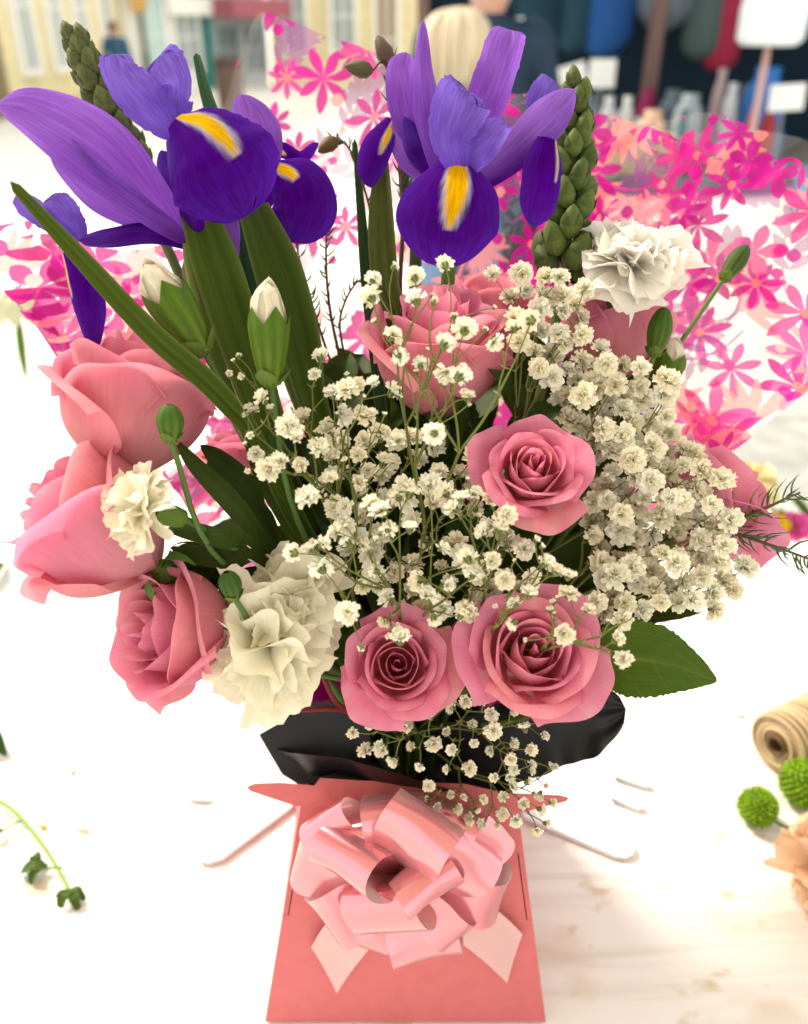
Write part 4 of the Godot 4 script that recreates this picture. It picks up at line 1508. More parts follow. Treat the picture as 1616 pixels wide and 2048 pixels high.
	for fl in [[1500, 965, 60.0, Color(0.80, 0.72, 0.42), "pale yellow bloom in the heap at the table's far right"], [1588, 1048, 36.0, Color(0.72, 0.10, 0.38), "magenta bloom at the table's far right corner"], [1556, 1045, 26.0, Color(0.80, 0.55, 0.02), "small bright yellow bloom beside the magenta one"], [1430, 940, 46.0, Color(0.80, 0.74, 0.50), "cream bloom seen past the film's lower right edge"]]:
		var dep := 1.00
		var hd := at(fl[0], fl[1], dep)
		carnation(fl[0], fl[1], dep, fl[2], Vector3(-0.3, 0.6, 0.5), 24, 1.0, fl[3], 900 + int(fl[0]), fl[4], [hd.lerp(tr, 0.6) + Vector3(0.05, -0.02, 0), tr + Vector3(0.12, 0.004, 0.02), tr + Vector3(0.22, 0.003, 0.03)], "cut_bloom", "cut flower", "cut flowers heaped on the table")
	var gb := thing("cut_greens", tr, "loose green foliage among the blooms at the table's far right", "foliage")
	for k in 9:
		var lb := Build.new()
		lb.off = tr
		var st := tr + Vector3(rf(-0.04, 0.05), 0.004, rf(-0.02, 0.02))
		leaf_blade(lb, st, Vector3(rf(-0.7, 0.4), rf(0.5, 1.0), rf(-0.2, 0.3)).normalized(), rf(0.05, 0.10), 0.012, Color(0.10, 0.17, 0.02))
		part("leaf", lb.mesh(), M.leaf, gb)

func street() -> void:
	var glass := paint(0.30, 0.36, 0.36, 0.15)
	var dark := paint(0.10, 0.14, 0.16, 0.2)
	var white := paint(0.80, 0.80, 0.76)
	var teal := paint(0.02, 0.23, 0.22)
	var g := func(x, y): return on_level(x, y, 0.0)
	var A0: Vector3 = g.call(-260, 290)
	var A1: Vector3 = g.call(30, 233)
	facade("stone_house", "rough grey-brown stone house front at the street's left", A0, A1, 8.0, M.grey_stone, [[0.3, 0.55, 0.9, 2.6, "window", white, dark]], [["plinth", 0.0, 1.0, 0.0, 0.35, 0.08, M.grey_stone]])
	var A2: Vector3 = g.call(262, 190)
	facade("sash_window_house", "cream stone house with a row of tall white sash windows", A1, A2, 9.0, M.cream_stone, [[0.10, 0.20, 0.75, 2.9, "window", white, glass], [0.33, 0.42, 0.75, 2.9, "window", white, glass], [0.54, 0.63, 0.75, 2.9, "window", white, glass], [0.78, 0.86, 0.05, 2.4, "door", white, dark]], [["plinth", 0.0, 1.0, 0.0, 0.30, 0.06, M.cream_stone], ["string_course", 0.0, 1.0, 3.2, 3.4, 0.08, M.cream_stone]])
	var A3: Vector3 = g.call(424, 178)
	facade("teal_shop", "white shop with teal fascia and teal door frame", A2 + Vector3(0.1, 0, 0), A3, 8.0, white, [[0.16, 0.42, 0.5, 2.1, "window", white, paint(0.45, 0.62, 0.62, 0.2)], [0.56, 0.86, 0.5, 2.0, "window", white, glass], [0.90, 0.98, 0.05, 2.1, "door", teal, dark]], [["fascia", 0.0, 1.0, 2.2, 2.8, 0.25, teal], ["sign_board", 0.45, 1.0, 1.75, 2.15, 0.30, white]])
	var A4: Vector3 = g.call(540, 172)
	facade("awning_shop", "grey shop under a burgundy awning beside the teal shop", A3 + Vector3(0.1, 0, 0), A4, 8.0, paint(0.42, 0.44, 0.44), [[0.08, 0.42, 0.4, 1.5, "window", paint(0.30, 0.36, 0.38), dark], [0.54, 0.92, 0.4, 1.5, "window", paint(0.35, 0.40, 0.40), dark]], [["awning", 0.0, 1.0, 1.72, 2.15, 1.1, paint(0.35, 0.10, 0.14)]])
	var A5: Vector3 = g.call(1100, 182)
	facade("pale_terrace", "pale cream terrace facing the market square behind the irises", A4 + Vector3(0.1, 0, 0), A5, 9.0, M.cream_stone, [[0.06, 0.14, 0.9, 2.6, "window", white, glass], [0.24, 0.32, 0.9, 2.6, "window", white, glass], [0.40, 0.47, 0.05, 2.3, "door", white, paint(0.30, 0.20, 0.12)], [0.58, 0.66, 0.9, 2.6, "window", white, glass]], [["plinth", 0.0, 1.0, 0.0, 0.35, 0.06, M.cream_stone]])
	# posts
	for p in [[76, 208, 0.07, "dark olive drainpipe-thin post before the sash-window house"], [302, 190, 0.06, "slim street post carrying a small amber box before the teal shop"]]:
		var f: Vector3 = g.call(p[0], p[1])
		var po := thing("street_post", f, p[3], "post")
		var b := Build.new()
		b.tube(PackedVector3Array([Vector3.ZERO, Vector3(0, 0.9, 0), Vector3(0, 0.92, 0), Vector3(0, 4.0, 0)]), PackedFloat32Array([p[2] * 1.4, p[2] * 1.3, p[2], p[2] * 0.8]), 10, Color(0.09, 0.085, 0.04))
		part("pole", b.mesh(), M.stem, po)
		if p[0] > 200:
			var bx := Build.new()
			bx.box(Transform3D(Basis(), Vector3(0, 2.0, 0.12)), Vector3(0.36, 0.4, 0.14))
			part("amber_box", bx.mesh(), paint(0.60, 0.36, 0.10), po)
	# litter bin
	var bf: Vector3 = g.call(466, 235)
	var bn := thing("litter_bin", bf, "brown litter bin standing in the square before the awning shop", "bin")
	var bb := Build.new()
	bb.lathe(Vector3.ZERO, Vector3.UP, [[0.20, 0.0], [0.23, 0.05], [0.25, 0.85], [0.24, 0.88], [0.05, 0.88]], 18, Color(0.12, 0.075, 0.06))
	part("bin_body", bb.mesh(), M.stem, bn)
	var bl := Build.new()
	bl.lathe(Vector3(0, 0.89, 0), Vector3.UP, [[0.27, 0.0], [0.27, 0.05], [0.16, 0.12], [0.01, 0.13]], 18, Color(0.08, 0.06, 0.05))
	part("lid", bl.mesh(), M.stem, bn)
	# grass at the foot of the house
	var tb := Build.new()
	var tf: Vector3 = g.call(100, 222)
	for k in 260:
		var p := Vector3(rf(-0.6, 0.6), 0, rf(-0.25, 0.25))
		tb.tube(PackedVector3Array([p, p + Vector3(rf(-0.08, 0.08), rf(0.12, 0.3), rf(-0.08, 0.08))]), PackedFloat32Array([0.012, 0.002]), 4, Color(0.12, 0.20, 0.02) * rf(0.8, 1.3), false)
	solo("grass_tuft", tb.mesh(), M.stem, tf, "tuft of green grass at the sash-window house's foot", "grass", "", "stuff")
	person(g.call(252, 232), 1.55, 0.6, "distant person in a dark blue top before the teal shop", Color(0.55, 0.30, 0.24), Color(0.10, 0.06, 0.04), Color(0.03, 0.08, 0.14), Color(0.03, 0.03, 0.05), 0.06)
	var pw := at(925, 60, 2.45)
	person(Vector3(pw.x, 0, pw.z), 1.47, 1.75, "person with pale blond hair and a blue top turned away", Color(0.60, 0.36, 0.28), Color(0.50, 0.42, 0.30), Color(0.10, 0.20, 0.34), Color(0.04, 0.05, 0.09), 0.07)
	var pm := at(975, 20, 2.95)
	person(Vector3(pm.x, 0, pm.z), 1.72, 0.2, "person in dark clothes facing the blond-haired person", Color(0.58, 0.33, 0.26), Color(0.20, 0.14, 0.10), Color(0.02, 0.04, 0.07), Color(0.03, 0.03, 0.05), 0.02)
	# a pale flower hanging in from the left
	var fb := at(-210, 1000, 1.35)
	var ps := thing("pale_flower_stem", Vector3(fb.x, 0, fb.z), "pale blurred flower with a hanging green leaf left of the film", "flower stem")
	var sb := Build.new()
	sb.off = ps.position
	var hd := at(30, 590, 1.25)
	sb.tube(path([Vector3(fb.x, 0.0, fb.z), Vector3(fb.x, 0.55, fb.z), fb.lerp(hd, 0.7) + Vector3(0, 0.06, 0), hd], 24), taper(25, 0.004, 0.002), 7, Color(0.16, 0.24, 0.08))
	part("stem", sb.mesh(), M.stem, ps)
	for k in 9:
		var pb := Build.new()
		pb.off = ps.position
		var a := TAU * k / 9.0
		var o := Vector3(cos(a), 0.1, sin(a))
		sheet3(pb, [hd, hd + o * 0.025 + Vector3(0, -0.01, 0), hd + o * 0.032 + Vector3(0, -0.045, 0)], [0.004, 0.014, 0.008], [0, 0, 0], {"nu": 7, "nv": 9}, plain(Color(0.62, 0.64, 0.46)), o)
		part("petal", pb.mesh(), M.white, ps)
	var lb := Build.new()
	lb.off = ps.position
	sheet(lb, [[34, 620, 1.25, 5], [42, 690, 1.25, 9], [54, 770, 1.25, 3]], {"nu": 7, "nv": 14}, plain(Color(0.09, 0.20, 0.02)))
	part("leaf", lb.mesh(), M.leaf, ps)

func market_stall() -> void:
	# dark stall of clothes and goods to the right
	var z0 := -3.3
	var st := thing("market_stall", Vector3(2.4, 0, -4.2), "dark navy-lined market stall selling clothes and small goods", "stall")
	var P := st.position
	var add := func(called, c, s, m):
		var b := Build.new()
		b.box(Transform3D(Basis(), c - P), s)
		part(called, b.mesh(), m, st)
	add.call("back_cloth", Vector3(2.45, 1.3, -5.3), Vector3(4.75, 2.6, 0.05), M.felt)
	add.call("side_cloth", Vector3(4.85, 1.3, -4.3), Vector3(0.05, 2.6, 2.1), M.felt)
	add.call("roof", Vector3(2.5, 2.65, -4.2), Vector3(4.8, 0.06, 2.5), M.felt)
	add.call("counter", Vector3(2.75, 0.92, -3.95), Vector3(4.0, 0.06, 1.3), paint(0.05, 0.07, 0.09))
	add.call("skirt", Vector3(2.75, 0.445, -3.32), Vector3(4.0, 0.88, 0.03), paint(0.82, 0.80, 0.74))
	add.call("blue_cloth", Vector3(2.10, 0.90, -3.40), Vector3(1.35, 0.12, 0.36), paint(0.05, 0.33, 0.48))
	for x in [0.10, 1.16, 4.7]: add.call("post", Vector3(x, 1.3, -5.2 if x != 1.16 else -4.5), Vector3(0.06, 2.6, 0.06), paint(0.17, 0.10, 0.09))
	add.call("rail", Vector3(2.5, 2.22, -4.6), Vector3(4.4, 0.03, 0.03), paint(0.3, 0.3, 0.32, 0.3))
	var px := func(x: float, z: float, y: float): return (x - 808.0) / FOCAL * (-z * cos(deg_to_rad(29.5)) + (1.42 - y) * sin(deg_to_rad(29.5)))
	# garments on the rail
	for gm in [[1225, 0.20, 0.62, Color(0.02, 0.08, 0.26), "blue jacket hanging beside the stall's brown post"], [1340, 0.22, 0.50, Color(0.13, 0.16, 0.19), "silvery grey top hanging on the stall rail"], [1428, 0.15, 0.66, Color(0.08, 0.12, 0.12), "grey-green patterned scarf top hanging on the stall rail"], [1472, 0.13, 0.72, Color(0.34, 0.03, 0.07), "red jacket hanging next to the white shade"], [1090, 0.18, 0.60, Color(0.015, 0.04, 0.065), "dark teal coat hanging at the stall's left end"], [1590, 0.2, 0.6, Color(0.03, 0.05, 0.08), "black coat hanging at the stall rail behind the white shade"], [1160, 0.16, 0.62, Color(0.02, 0.055, 0.085), "slate blue cardigan hanging between coat and blue jacket"]]:
		var x: float = px.call(gm[0], -4.6, 1.7)
		var o := thing("hanging_garment", Vector3(x, 2.22 - 0.25 - gm[2], -4.6), gm[4], "garment", "clothes hanging in the stall")
		var w: float = gm[1]
		var h: float = gm[2]
		var bones := [[Vector3(0, h * 0.95, 0), Vector3(0, 0.06, 0.0), w * 0.42, w * 0.55], [Vector3(-w * 0.3, h * 0.95, 0), Vector3(-w * 0.35, 0.06, 0), w * 0.25, w * 0.3], [Vector3(w * 0.3, h * 0.95, 0), Vector3(w * 0.35, 0.06, 0), w * 0.25, w * 0.3], [Vector3(-w * 0.55, h * 0.92, 0), Vector3(-w * 0.85, h * 0.25, 0.02), w * 0.18, w * 0.14], [Vector3(w * 0.55, h * 0.92, 0), Vector3(w * 0.85, h * 0.25, 0.02), w * 0.18, w * 0.14]]
		part("cloth", body_mesh(bones, 0.025, 0.03), mat(gm[3], 0.85, 0.2), o)
		var hb := Build.new()
		hb.tube(path([Vector3(0, h + 0.02, 0), Vector3(0, h + 0.2, 0), Vector3(0.02, h + 0.262, 0), Vector3(0.03, h + 0.24, 0)], 10), taper(11, 0.004, 0.003), 5, Color(0.4, 0.4, 0.42))
		part("hanger", hb.mesh(), M.stem, o)
	# goods on the counter
	var goods := [
		[1212, -3.75, 0.030, 0.24, Color(0.50, 0.54, 0.56), "pale grey pillar candle"], [1248, -3.75, 0.028, 0.24, Color(0.56, 0.60, 0.60), "slimmer pale grey pillar candle"], [1300, -3.6, 0.055, 0.20, Color(0.62, 0.40, 0.28), "peach-lidded jar"],
		[1372, -3.9, 0.06, 0.24, Color(0.34, 0.39, 0.43), "silvery bulbous jug"], [1428, -4.0, 0.030, 0.33, Color(0.42, 0.32, 0.32), "dusty pink bottle"], [1452, -3.9, 0.028, 0.28, Color(0.60, 0.64, 0.66), "white bottle"], [1500, -3.7, 0.028, 0.20, Color(0.42, 0.07, 0.07), "dark red tube"], [1532, -3.7, 0.028, 0.20, Color(0.45, 0.05, 0.05), "brighter red tube"], [1515, -3.9, 0.085, 0.34, Color(0.04, 0.18, 0.50), "blue round-shouldered pot"], [1290, -4.3, 0.05, 0.24, Color(0.30, 0.03, 0.10), "crimson pot"], [1120, -3.9, 0.06, 0.20, Color(0.08, 0.12, 0.16), "dark slate pot"], [1170, -4.2, 0.06, 0.22, Color(0.16, 0.24, 0.30), "steel blue pot"], [1340, -4.2, 0.06, 0.24, Color(0.14, 0.18, 0.22), "charcoal pot"], [1410, -3.6, 0.05, 0.12, Color(0.10, 0.13, 0.16), "low black dish"], [1475, -4.2, 0.06, 0.26, Color(0.10, 0.12, 0.15), "black pot"]]
	for k in goods:
		var x: float = px.call(k[0], k[1], 1.05)
		var r: float = k[2]
		var h: float = k[3]
		var b := Build.new()
		b.lathe(Vector3.ZERO, Vector3.UP, [[r * 0.8, 0.0], [r, h * 0.08], [r * 1.02, h * 0.55], [r * 0.85, h * 0.78], [r * 0.55, h * 0.88], [r * 0.6, h], [r * 0.02, h]], 18, k[4])
		solo("stall_ware", b.mesh(), M.stem, Vector3(x, 0.951, k[1]), k[5] + " standing on the stall counter", "pot", "wares on the stall counter")
	var gj := RandomNumberGenerator.new()
	gj.seed = 55
	for k in [["duck-egg blue", 0.30, 0.45, 0.46], ["slate grey", 0.14, 0.17, 0.20], ["pewter", 0.26, 0.27, 0.28], ["ice blue", 0.42, 0.55, 0.62], ["charcoal", 0.05, 0.055, 0.06], ["pearl grey", 0.5, 0.52, 0.54], ["denim blue", 0.08, 0.15, 0.32], ["smoke grey", 0.3, 0.33, 0.36], ["navy", 0.02, 0.04, 0.10], ["frosted white", 0.66, 0.7, 0.74], ["steel blue", 0.16, 0.26, 0.36], ["dusty lavender", 0.34, 0.30, 0.42], ["ivory", 0.62, 0.58, 0.46], ["teal", 0.03, 0.16, 0.18]]:
		var zz := gj.randf_range(-4.4, -3.5)
		var r := gj.randf_range(0.018, 0.045)
		var h := gj.randf_range(0.06, 0.2)
		var b := Build.new()
		b.lathe(Vector3.ZERO, Vector3.UP, [[r * 0.9, 0.0], [r, h * 0.1], [r, h * 0.7], [r * 0.6, h * 0.82], [r * 0.65, h], [r * 0.02, h]], 12, Color(k[1], k[2], k[3]))
		solo("small_jar", b.mesh(), M.stem, Vector3(px.call(gj.randf_range(1060, 1610), zz, 1.02), 0.951, zz), "small " + k[0] + " jar among the goods on the stall counter", "jar", "small jars on the stall counter")
	# white price cards
	var wc := paint(0.82, 0.83, 0.82, 0.7)
	for k in [[1115, 1168, 128, 168, -4.1, 0.25, "tilted white price card behind the snapdragon spike"], [1174, 1226, 118, 176, -4.1, 0.0, "square white price card upright beside the tilted one"], [1536, 1606, 168, 222, -3.6, 0.06, "wide white price card by the red tubes"], [1005, 1040, 36, 82, -4.4, 0.1, "small white price card high at the stall's left"]]:
		var zz: float = k[4]
		var dd := -zz * 0.870 + 0.25 * 0.492
		var x0: float = (k[0] - 808.0) / FOCAL * dd
		var x1: float = (k[1] - 808.0) / FOCAL * dd
		var top := on_card(k[2], zz)
		var bot := on_card(k[3], zz)
		var o := thing("price_card", Vector3((x0 + x1) * 0.5, 0.95, zz), k[6], "price card", "white price cards in the stall")
		var b := Build.new()
		b.box(Transform3D(Basis().rotated(Vector3.BACK, k[5]), Vector3(0, (top + bot) * 0.5 - 0.95, 0)), Vector3(x1 - x0, top - bot, 0.004))
		part("card", b.mesh(), wc, o)
		var s := Build.new()
		s.tube(PackedVector3Array([Vector3(0, 0, -0.01), Vector3(0, bot - 0.93, -0.008)]), PackedFloat32Array([0.006, 0.004]), 6, Color(0.3, 0.3, 0.3))
		s.box(Transform3D(Basis(), Vector3(0, 0.004, -0.01)), Vector3(0.06, 0.008, 0.05), Color(0.3, 0.3, 0.3))
		part("stand", s.mesh(), M.stem, o)
	# white shade on a pink stick
	var lx: float = px.call(1540, -3.5, 1.4)
	var lo := thing("white_shade_stand", Vector3(lx, 0.95, -3.5), "white patterned cloth shade on a pink stick above the counter", "display stand")
	var ls := Build.new()
	ls.tube(PackedVector3Array([Vector3(0, 0, 0), Vector3(0, 0.45, 0)]), PackedFloat32Array([0.014, 0.012]), 8, Color(0.55, 0.35, 0.34))
	ls.lathe(Vector3.ZERO, Vector3.UP, [[0.07, 0.0], [0.07, 0.012], [0.02, 0.02]], 14, Color(0.05, 0.16, 0.45))
	part("stick", ls.mesh(), M.stem, lo)
	var lh := Build.new()
	lh.lathe(Vector3(0, 0.42, 0), Vector3.UP, [[0.09, 0.0], [0.115, 0.02], [0.12, 0.12], [0.10, 0.26], [0.06, 0.33], [0.01, 0.34]], 20, Color(0.72, 0.78, 0.82), 0.05, 6)
	part("shade", lh.mesh(), M.stem, lo)
	# hessian display box on the counter's corner
	var hb2 := Build.new()
	hb2.box(Transform3D(Basis(), Vector3(0, 0.06, 0)), Vector3(0.26, 0.12, 0.2))
	hb2.box(Transform3D(Basis(), Vector3(0, 0.126, 0)), Vector3(0.28, 0.012, 0.22))
	solo("hessian_box", hb2.mesh(), paint(0.30, 0.25, 0.16, 0.9), Vector3(px.call(1262, -3.45, 1.0), 0.951, -3.45), "beige hessian-covered box at the stall counter's front", "box")

func on_card(y: float, z: float) -> float:
	# height at which the sight line through row y crosses the distance z
	var p := at(808, y, 1.0) - EYE
	return EYE.y + p.y / p.z * z

# ------------------------------------------------------------------ the bouquet
func irises() -> void:
	var pale := Color(0.27, 0.16, 0.76)
	var mid := Color(0.13, 0.045, 0.56)
	var deep := Color(0.075, 0.004, 0.25)
	var lilac := Color(0.40, 0.18, 0.80)
	var crest := func(u, v): return violet(u, v, mid, pale, 0.25 + 0.75 * v)
	var stand := func(u, v): return violet(u, v, Color(0.20, 0.035, 0.52), lilac, 0.15 + 0.6 * v)
	var arm := func(u, v): return violet(u, v, deep, Color(0.16, 0.07, 0.55), 0.5 * v * v)
	var rf_ := {"nu": 33, "nv": 28, "ruffle": 0.10, "waves": 11.0, "fringe": 0.12, "tip": 0.92, "cup": 0.25, "serrate": 0.10, "teeth": 7.0}
	# --- left iris
	var h1 := at(382, 490, 0.478)
	var i1 := thing("iris", h1, "large violet iris whose tongue-like petal leans far out left", "iris", "violet irises")
	iris_petal(i1, "fall", [[350, 238, 0.452, 24, 0], [395, 272, 0.440, 84, 10], [438, 340, 0.436, 126, 14], [492, 434, 0.446, 112, 8]], {"nu": 41, "nv": 40, "cup": -0.22, "ruffle": 0.05, "waves": 12.0, "fringe": 0.06, "tip": 0.66, "serrate": 0.035, "teeth": 13.0}, fall_color(-0.42, 0.30, 0.66))
	iris_petal(i1, "crest", [[352, 270, 0.462, 20, 0], [298, 218, 0.456, 50, 15], [246, 158, 0.452, 46, 25], [228, 108, 0.452, 30, 20]], rf_, crest)
	iris_petal(i1, "crest", [[352, 262, 0.466, 24, 0], [352, 200, 0.462, 46, -15], [350, 160, 0.456, 50, -25], [318, 112, 0.454, 52, -25]], rf_, crest)
	iris_petal(i1, "standard", [[378, 484, 0.478, 12, 0], [296, 404, 0.462, 50, 12], [186, 304, 0.448, 78, 18], [74, 232, 0.442, 52, 10], [-4, 208, 0.442, 16, 0]], {"nu": 25, "nv": 40, "cup": 0.35, "ruffle": 0.05, "waves": 7.0, "tip": 0.86}, stand)
	iris_petal(i1, "standard", [[378, 486, 0.482, 10, 0], [300, 436, 0.468, 34, -35], [196, 366, 0.456, 52, -38], [100, 268, 0.450, 26, -25]], {"nu": 19, "nv": 34, "cup": 0.3, "ruffle": 0.07, "waves": 8.0, "tip": 0.85}, stand)
	iris_petal(i1, "style_arm", [[384, 486, 0.480, 14, 0], [300, 458, 0.466, 24, 10], [215, 468, 0.458, 22, 10], [158, 482, 0.455, 9, 0]], {"nu": 13, "nv": 24, "cup": -0.7, "tip": 0.9}, arm)
	iris_petal(i1, "crest", [[166, 478, 0.456, 14, 0], [140, 440, 0.454, 30, 25], [112, 408, 0.452, 30, 25], [96, 396, 0.452, 14, 20]], rf_, crest)
	iris_petal(i1, "crest", [[150, 478, 0.453, 14, 0], [100, 440, 0.450, 26, -20], [52, 408, 0.450, 24, -20], [28, 396, 0.450, 10, 0]], rf_, crest)
	iris_petal(i1, "fall", [[130, 500, 0.452, 14, 20], [152, 552, 0.446, 40, 24], [172, 626, 0.448, 40, 26], [188, 714, 0.452, 14, 30]], {"nu": 27, "nv": 30, "cup": -0.35, "ruffle": 0.04, "waves": 9.0, "tip": 0.80}, fall_color(0.9, 0.22, 0.5))
	iris_petal(i1, "standard", [[388, 486, 0.482, 14, 0], [372, 420, 0.484, 34, 20], [345, 350, 0.486, 34, 30], [322, 300, 0.486, 14, 20]], {"nu": 13, "nv": 22, "cup": 0.4}, arm)
	iris_petal(i1, "style_arm", [[392, 470, 0.470, 16, 0], [372, 380, 0.462, 34, 0], [352, 262, 0.458, 26, 0]], {"nu": 13, "nv": 20, "cup": -0.6, "tip": 0.95}, arm)
	iris_petal(i1, "standard", [[430, 400, 0.484, 14, 0], [456, 440, 0.482, 26, 20], [478, 512, 0.484, 6, 20]], {"nu": 9, "nv": 16, "cup": 0.2}, stand)
	iris_stem(i1, h1)
	# --- the iris just behind it
	var h2 := at(505, 430, 0.515)
	var i2 := thing("iris", h2, "violet iris half hidden behind the large left one", "iris", "violet irises")
	iris_petal(i2, "standard", [[540, 352, 0.506, 20, 0], [516, 280, 0.502, 48, 12], [482, 188, 0.500, 34, 16]], {"nu": 19, "nv": 26, "cup": 0.35, "ruffle": 0.06, "tip": 0.6, "fringe": 0.06}, stand)
	iris_petal(i2, "fall", [[540, 330, 0.500, 18, 0], [584, 366, 0.490, 62, 15], [600, 424, 0.490, 74, 18], [584, 486, 0.496, 56, 12]], {"nu": 31, "nv": 30, "cup": -0.2, "ruffle": 0.04, "tip": 0.62}, fall_color(-0.2, 0.38, 0.34))
	iris_petal(i2, "fall", [[528, 296, 0.512, 14, 62], [566, 306, 0.512, 22, 66], [604, 320, 0.512, 18, 66], [638, 286, 0.514, 12, 60]], {"nu": 19, "nv": 26, "cup": -0.3, "tip": 0.8}, fall_color(0.0, 0.7, 0.38))
	iris_petal(i2, "style_arm", [[505, 430, 0.514, 16, 0], [528, 380, 0.508, 26, 0], [542, 320, 0.504, 18, 0]], {"nu": 9, "nv": 14, "cup": -0.5}, arm)
	iris_stem(i2, h2)
	# --- the iris above the centre rose
	var h3 := at(905, 395, 0.490)
	var i3 := thing("iris", h3, "violet iris facing forward with yellow-striped round petal above the centre rose", "iris", "violet irises")
	iris_petal(i3, "fall", [[914, 322, 0.456, 40, 0], [908, 376, 0.442, 92, 0], [894, 450, 0.438, 106, -2], [884, 536, 0.448, 92, -2]], {"nu": 41, "nv": 40, "cup": -0.14, "ruffle": 0.03, "waves": 8.0, "tip": 0.58}, fall_color(-0.06, 0.36, 0.70))
	iris_petal(i3, "crest", [[918, 338, 0.454, 22, 0], [900, 276, 0.450, 48, 8], [922, 206, 0.452, 60, 12], [936, 182, 0.453, 46, 8]], rf_, crest)
	iris_petal(i3, "crest", [[932, 336, 0.456, 22, 0], [968, 300, 0.452, 36, -20], [998, 258, 0.452, 30, -20], [1012, 244, 0.454, 14, 0]], rf_, crest)
	iris_petal(i3, "standard", [[884, 350, 0.482, 20, 0], [848, 248, 0.480, 34, 25], [838, 140, 0.478, 22, 36], [846, 40, 0.480, 6, 20]], {"nu": 23, "nv": 40, "cup": 0.7, "ruffle": 0.13, "waves": 9.0, "tip": 0.92}, stand)
	iris_petal(i3, "standard", [[850, 320, 0.492, 18, 0], [822, 230, 0.490, 38, -25], [806, 150, 0.488, 34, -25], [812, 104, 0.488, 14, 0]], {"nu": 17, "nv": 28, "cup": 0.35, "ruffle": 0.06, "tip": 0.8}, stand)
	iris_petal(i3, "standard", [[946, 300, 0.482, 18, 0], [972, 216, 0.478, 42, -14], [1004, 128, 0.476, 46, -20], [1022, 60, 0.478, 32, -8]], {"nu": 25, "nv": 40, "cup": 0.4, "ruffle": 0.10, "waves": 9.0, "tip": 0.92, "fringe": 0.10, "serrate": 0.05, "teeth": 6.0}, stand)
	iris_petal(i3, "style_arm", [[880, 350, 0.486, 18, 0], [842, 300, 0.484, 28, 0], [808, 232, 0.486, 16, 0]], {"nu": 11, "nv": 18, "cup": -0.5}, arm)
	iris_petal(i3, "style_arm", [[930, 385, 0.482, 16, 0], [1020, 312, 0.470, 34, 12], [1098, 238, 0.462, 42, 18], [1150, 178, 0.462, 20, 10]], {"nu": 21, "nv": 32, "cup": -0.45, "ruffle": 0.06, "tip": 0.84}, func(u, v): return violet(u, v, deep, lilac, 0.1 + 0.8 * v - 0.35 * u))
	iris_petal(i3, "crest", [[1082, 262, 0.472, 16, 0], [1076, 214, 0.470, 34, 20], [1094, 170, 0.470, 26, 20], [1102, 156, 0.471, 10, 0]], rf_, crest)
	iris_petal(i3, "fall", [[1104, 262, 0.470, 18, -30], [1098, 326, 0.462, 46, -30], [1084, 400, 0.464, 46, -28], [1068, 454, 0.470, 24, -20]], {"nu": 27, "nv": 30, "cup": -0.3, "ruffle": 0.05, "tip": 0.74}, fall_color(-0.6, 0.12, 0.45))
	iris_petal(i3, "fall", [[782, 236, 0.496, 14, 20], [752, 280, 0.494, 38, 26], [738, 330, 0.496, 34, 26], [742, 376, 0.500, 18, 20]], {"nu": 25, "nv": 26, "cup": -0.3, "tip": 0.72}, fall_color(-0.55, 0.25, 0.5))
	iris_petal(i3, "style_arm", [[880, 372, 0.492, 12, 0], [830, 310, 0.492, 36, 0], [786, 240, 0.494, 22, 0]], {"nu": 11, "nv": 18, "cup": -0.3}, stand)
	iris_stem(i3, h3)

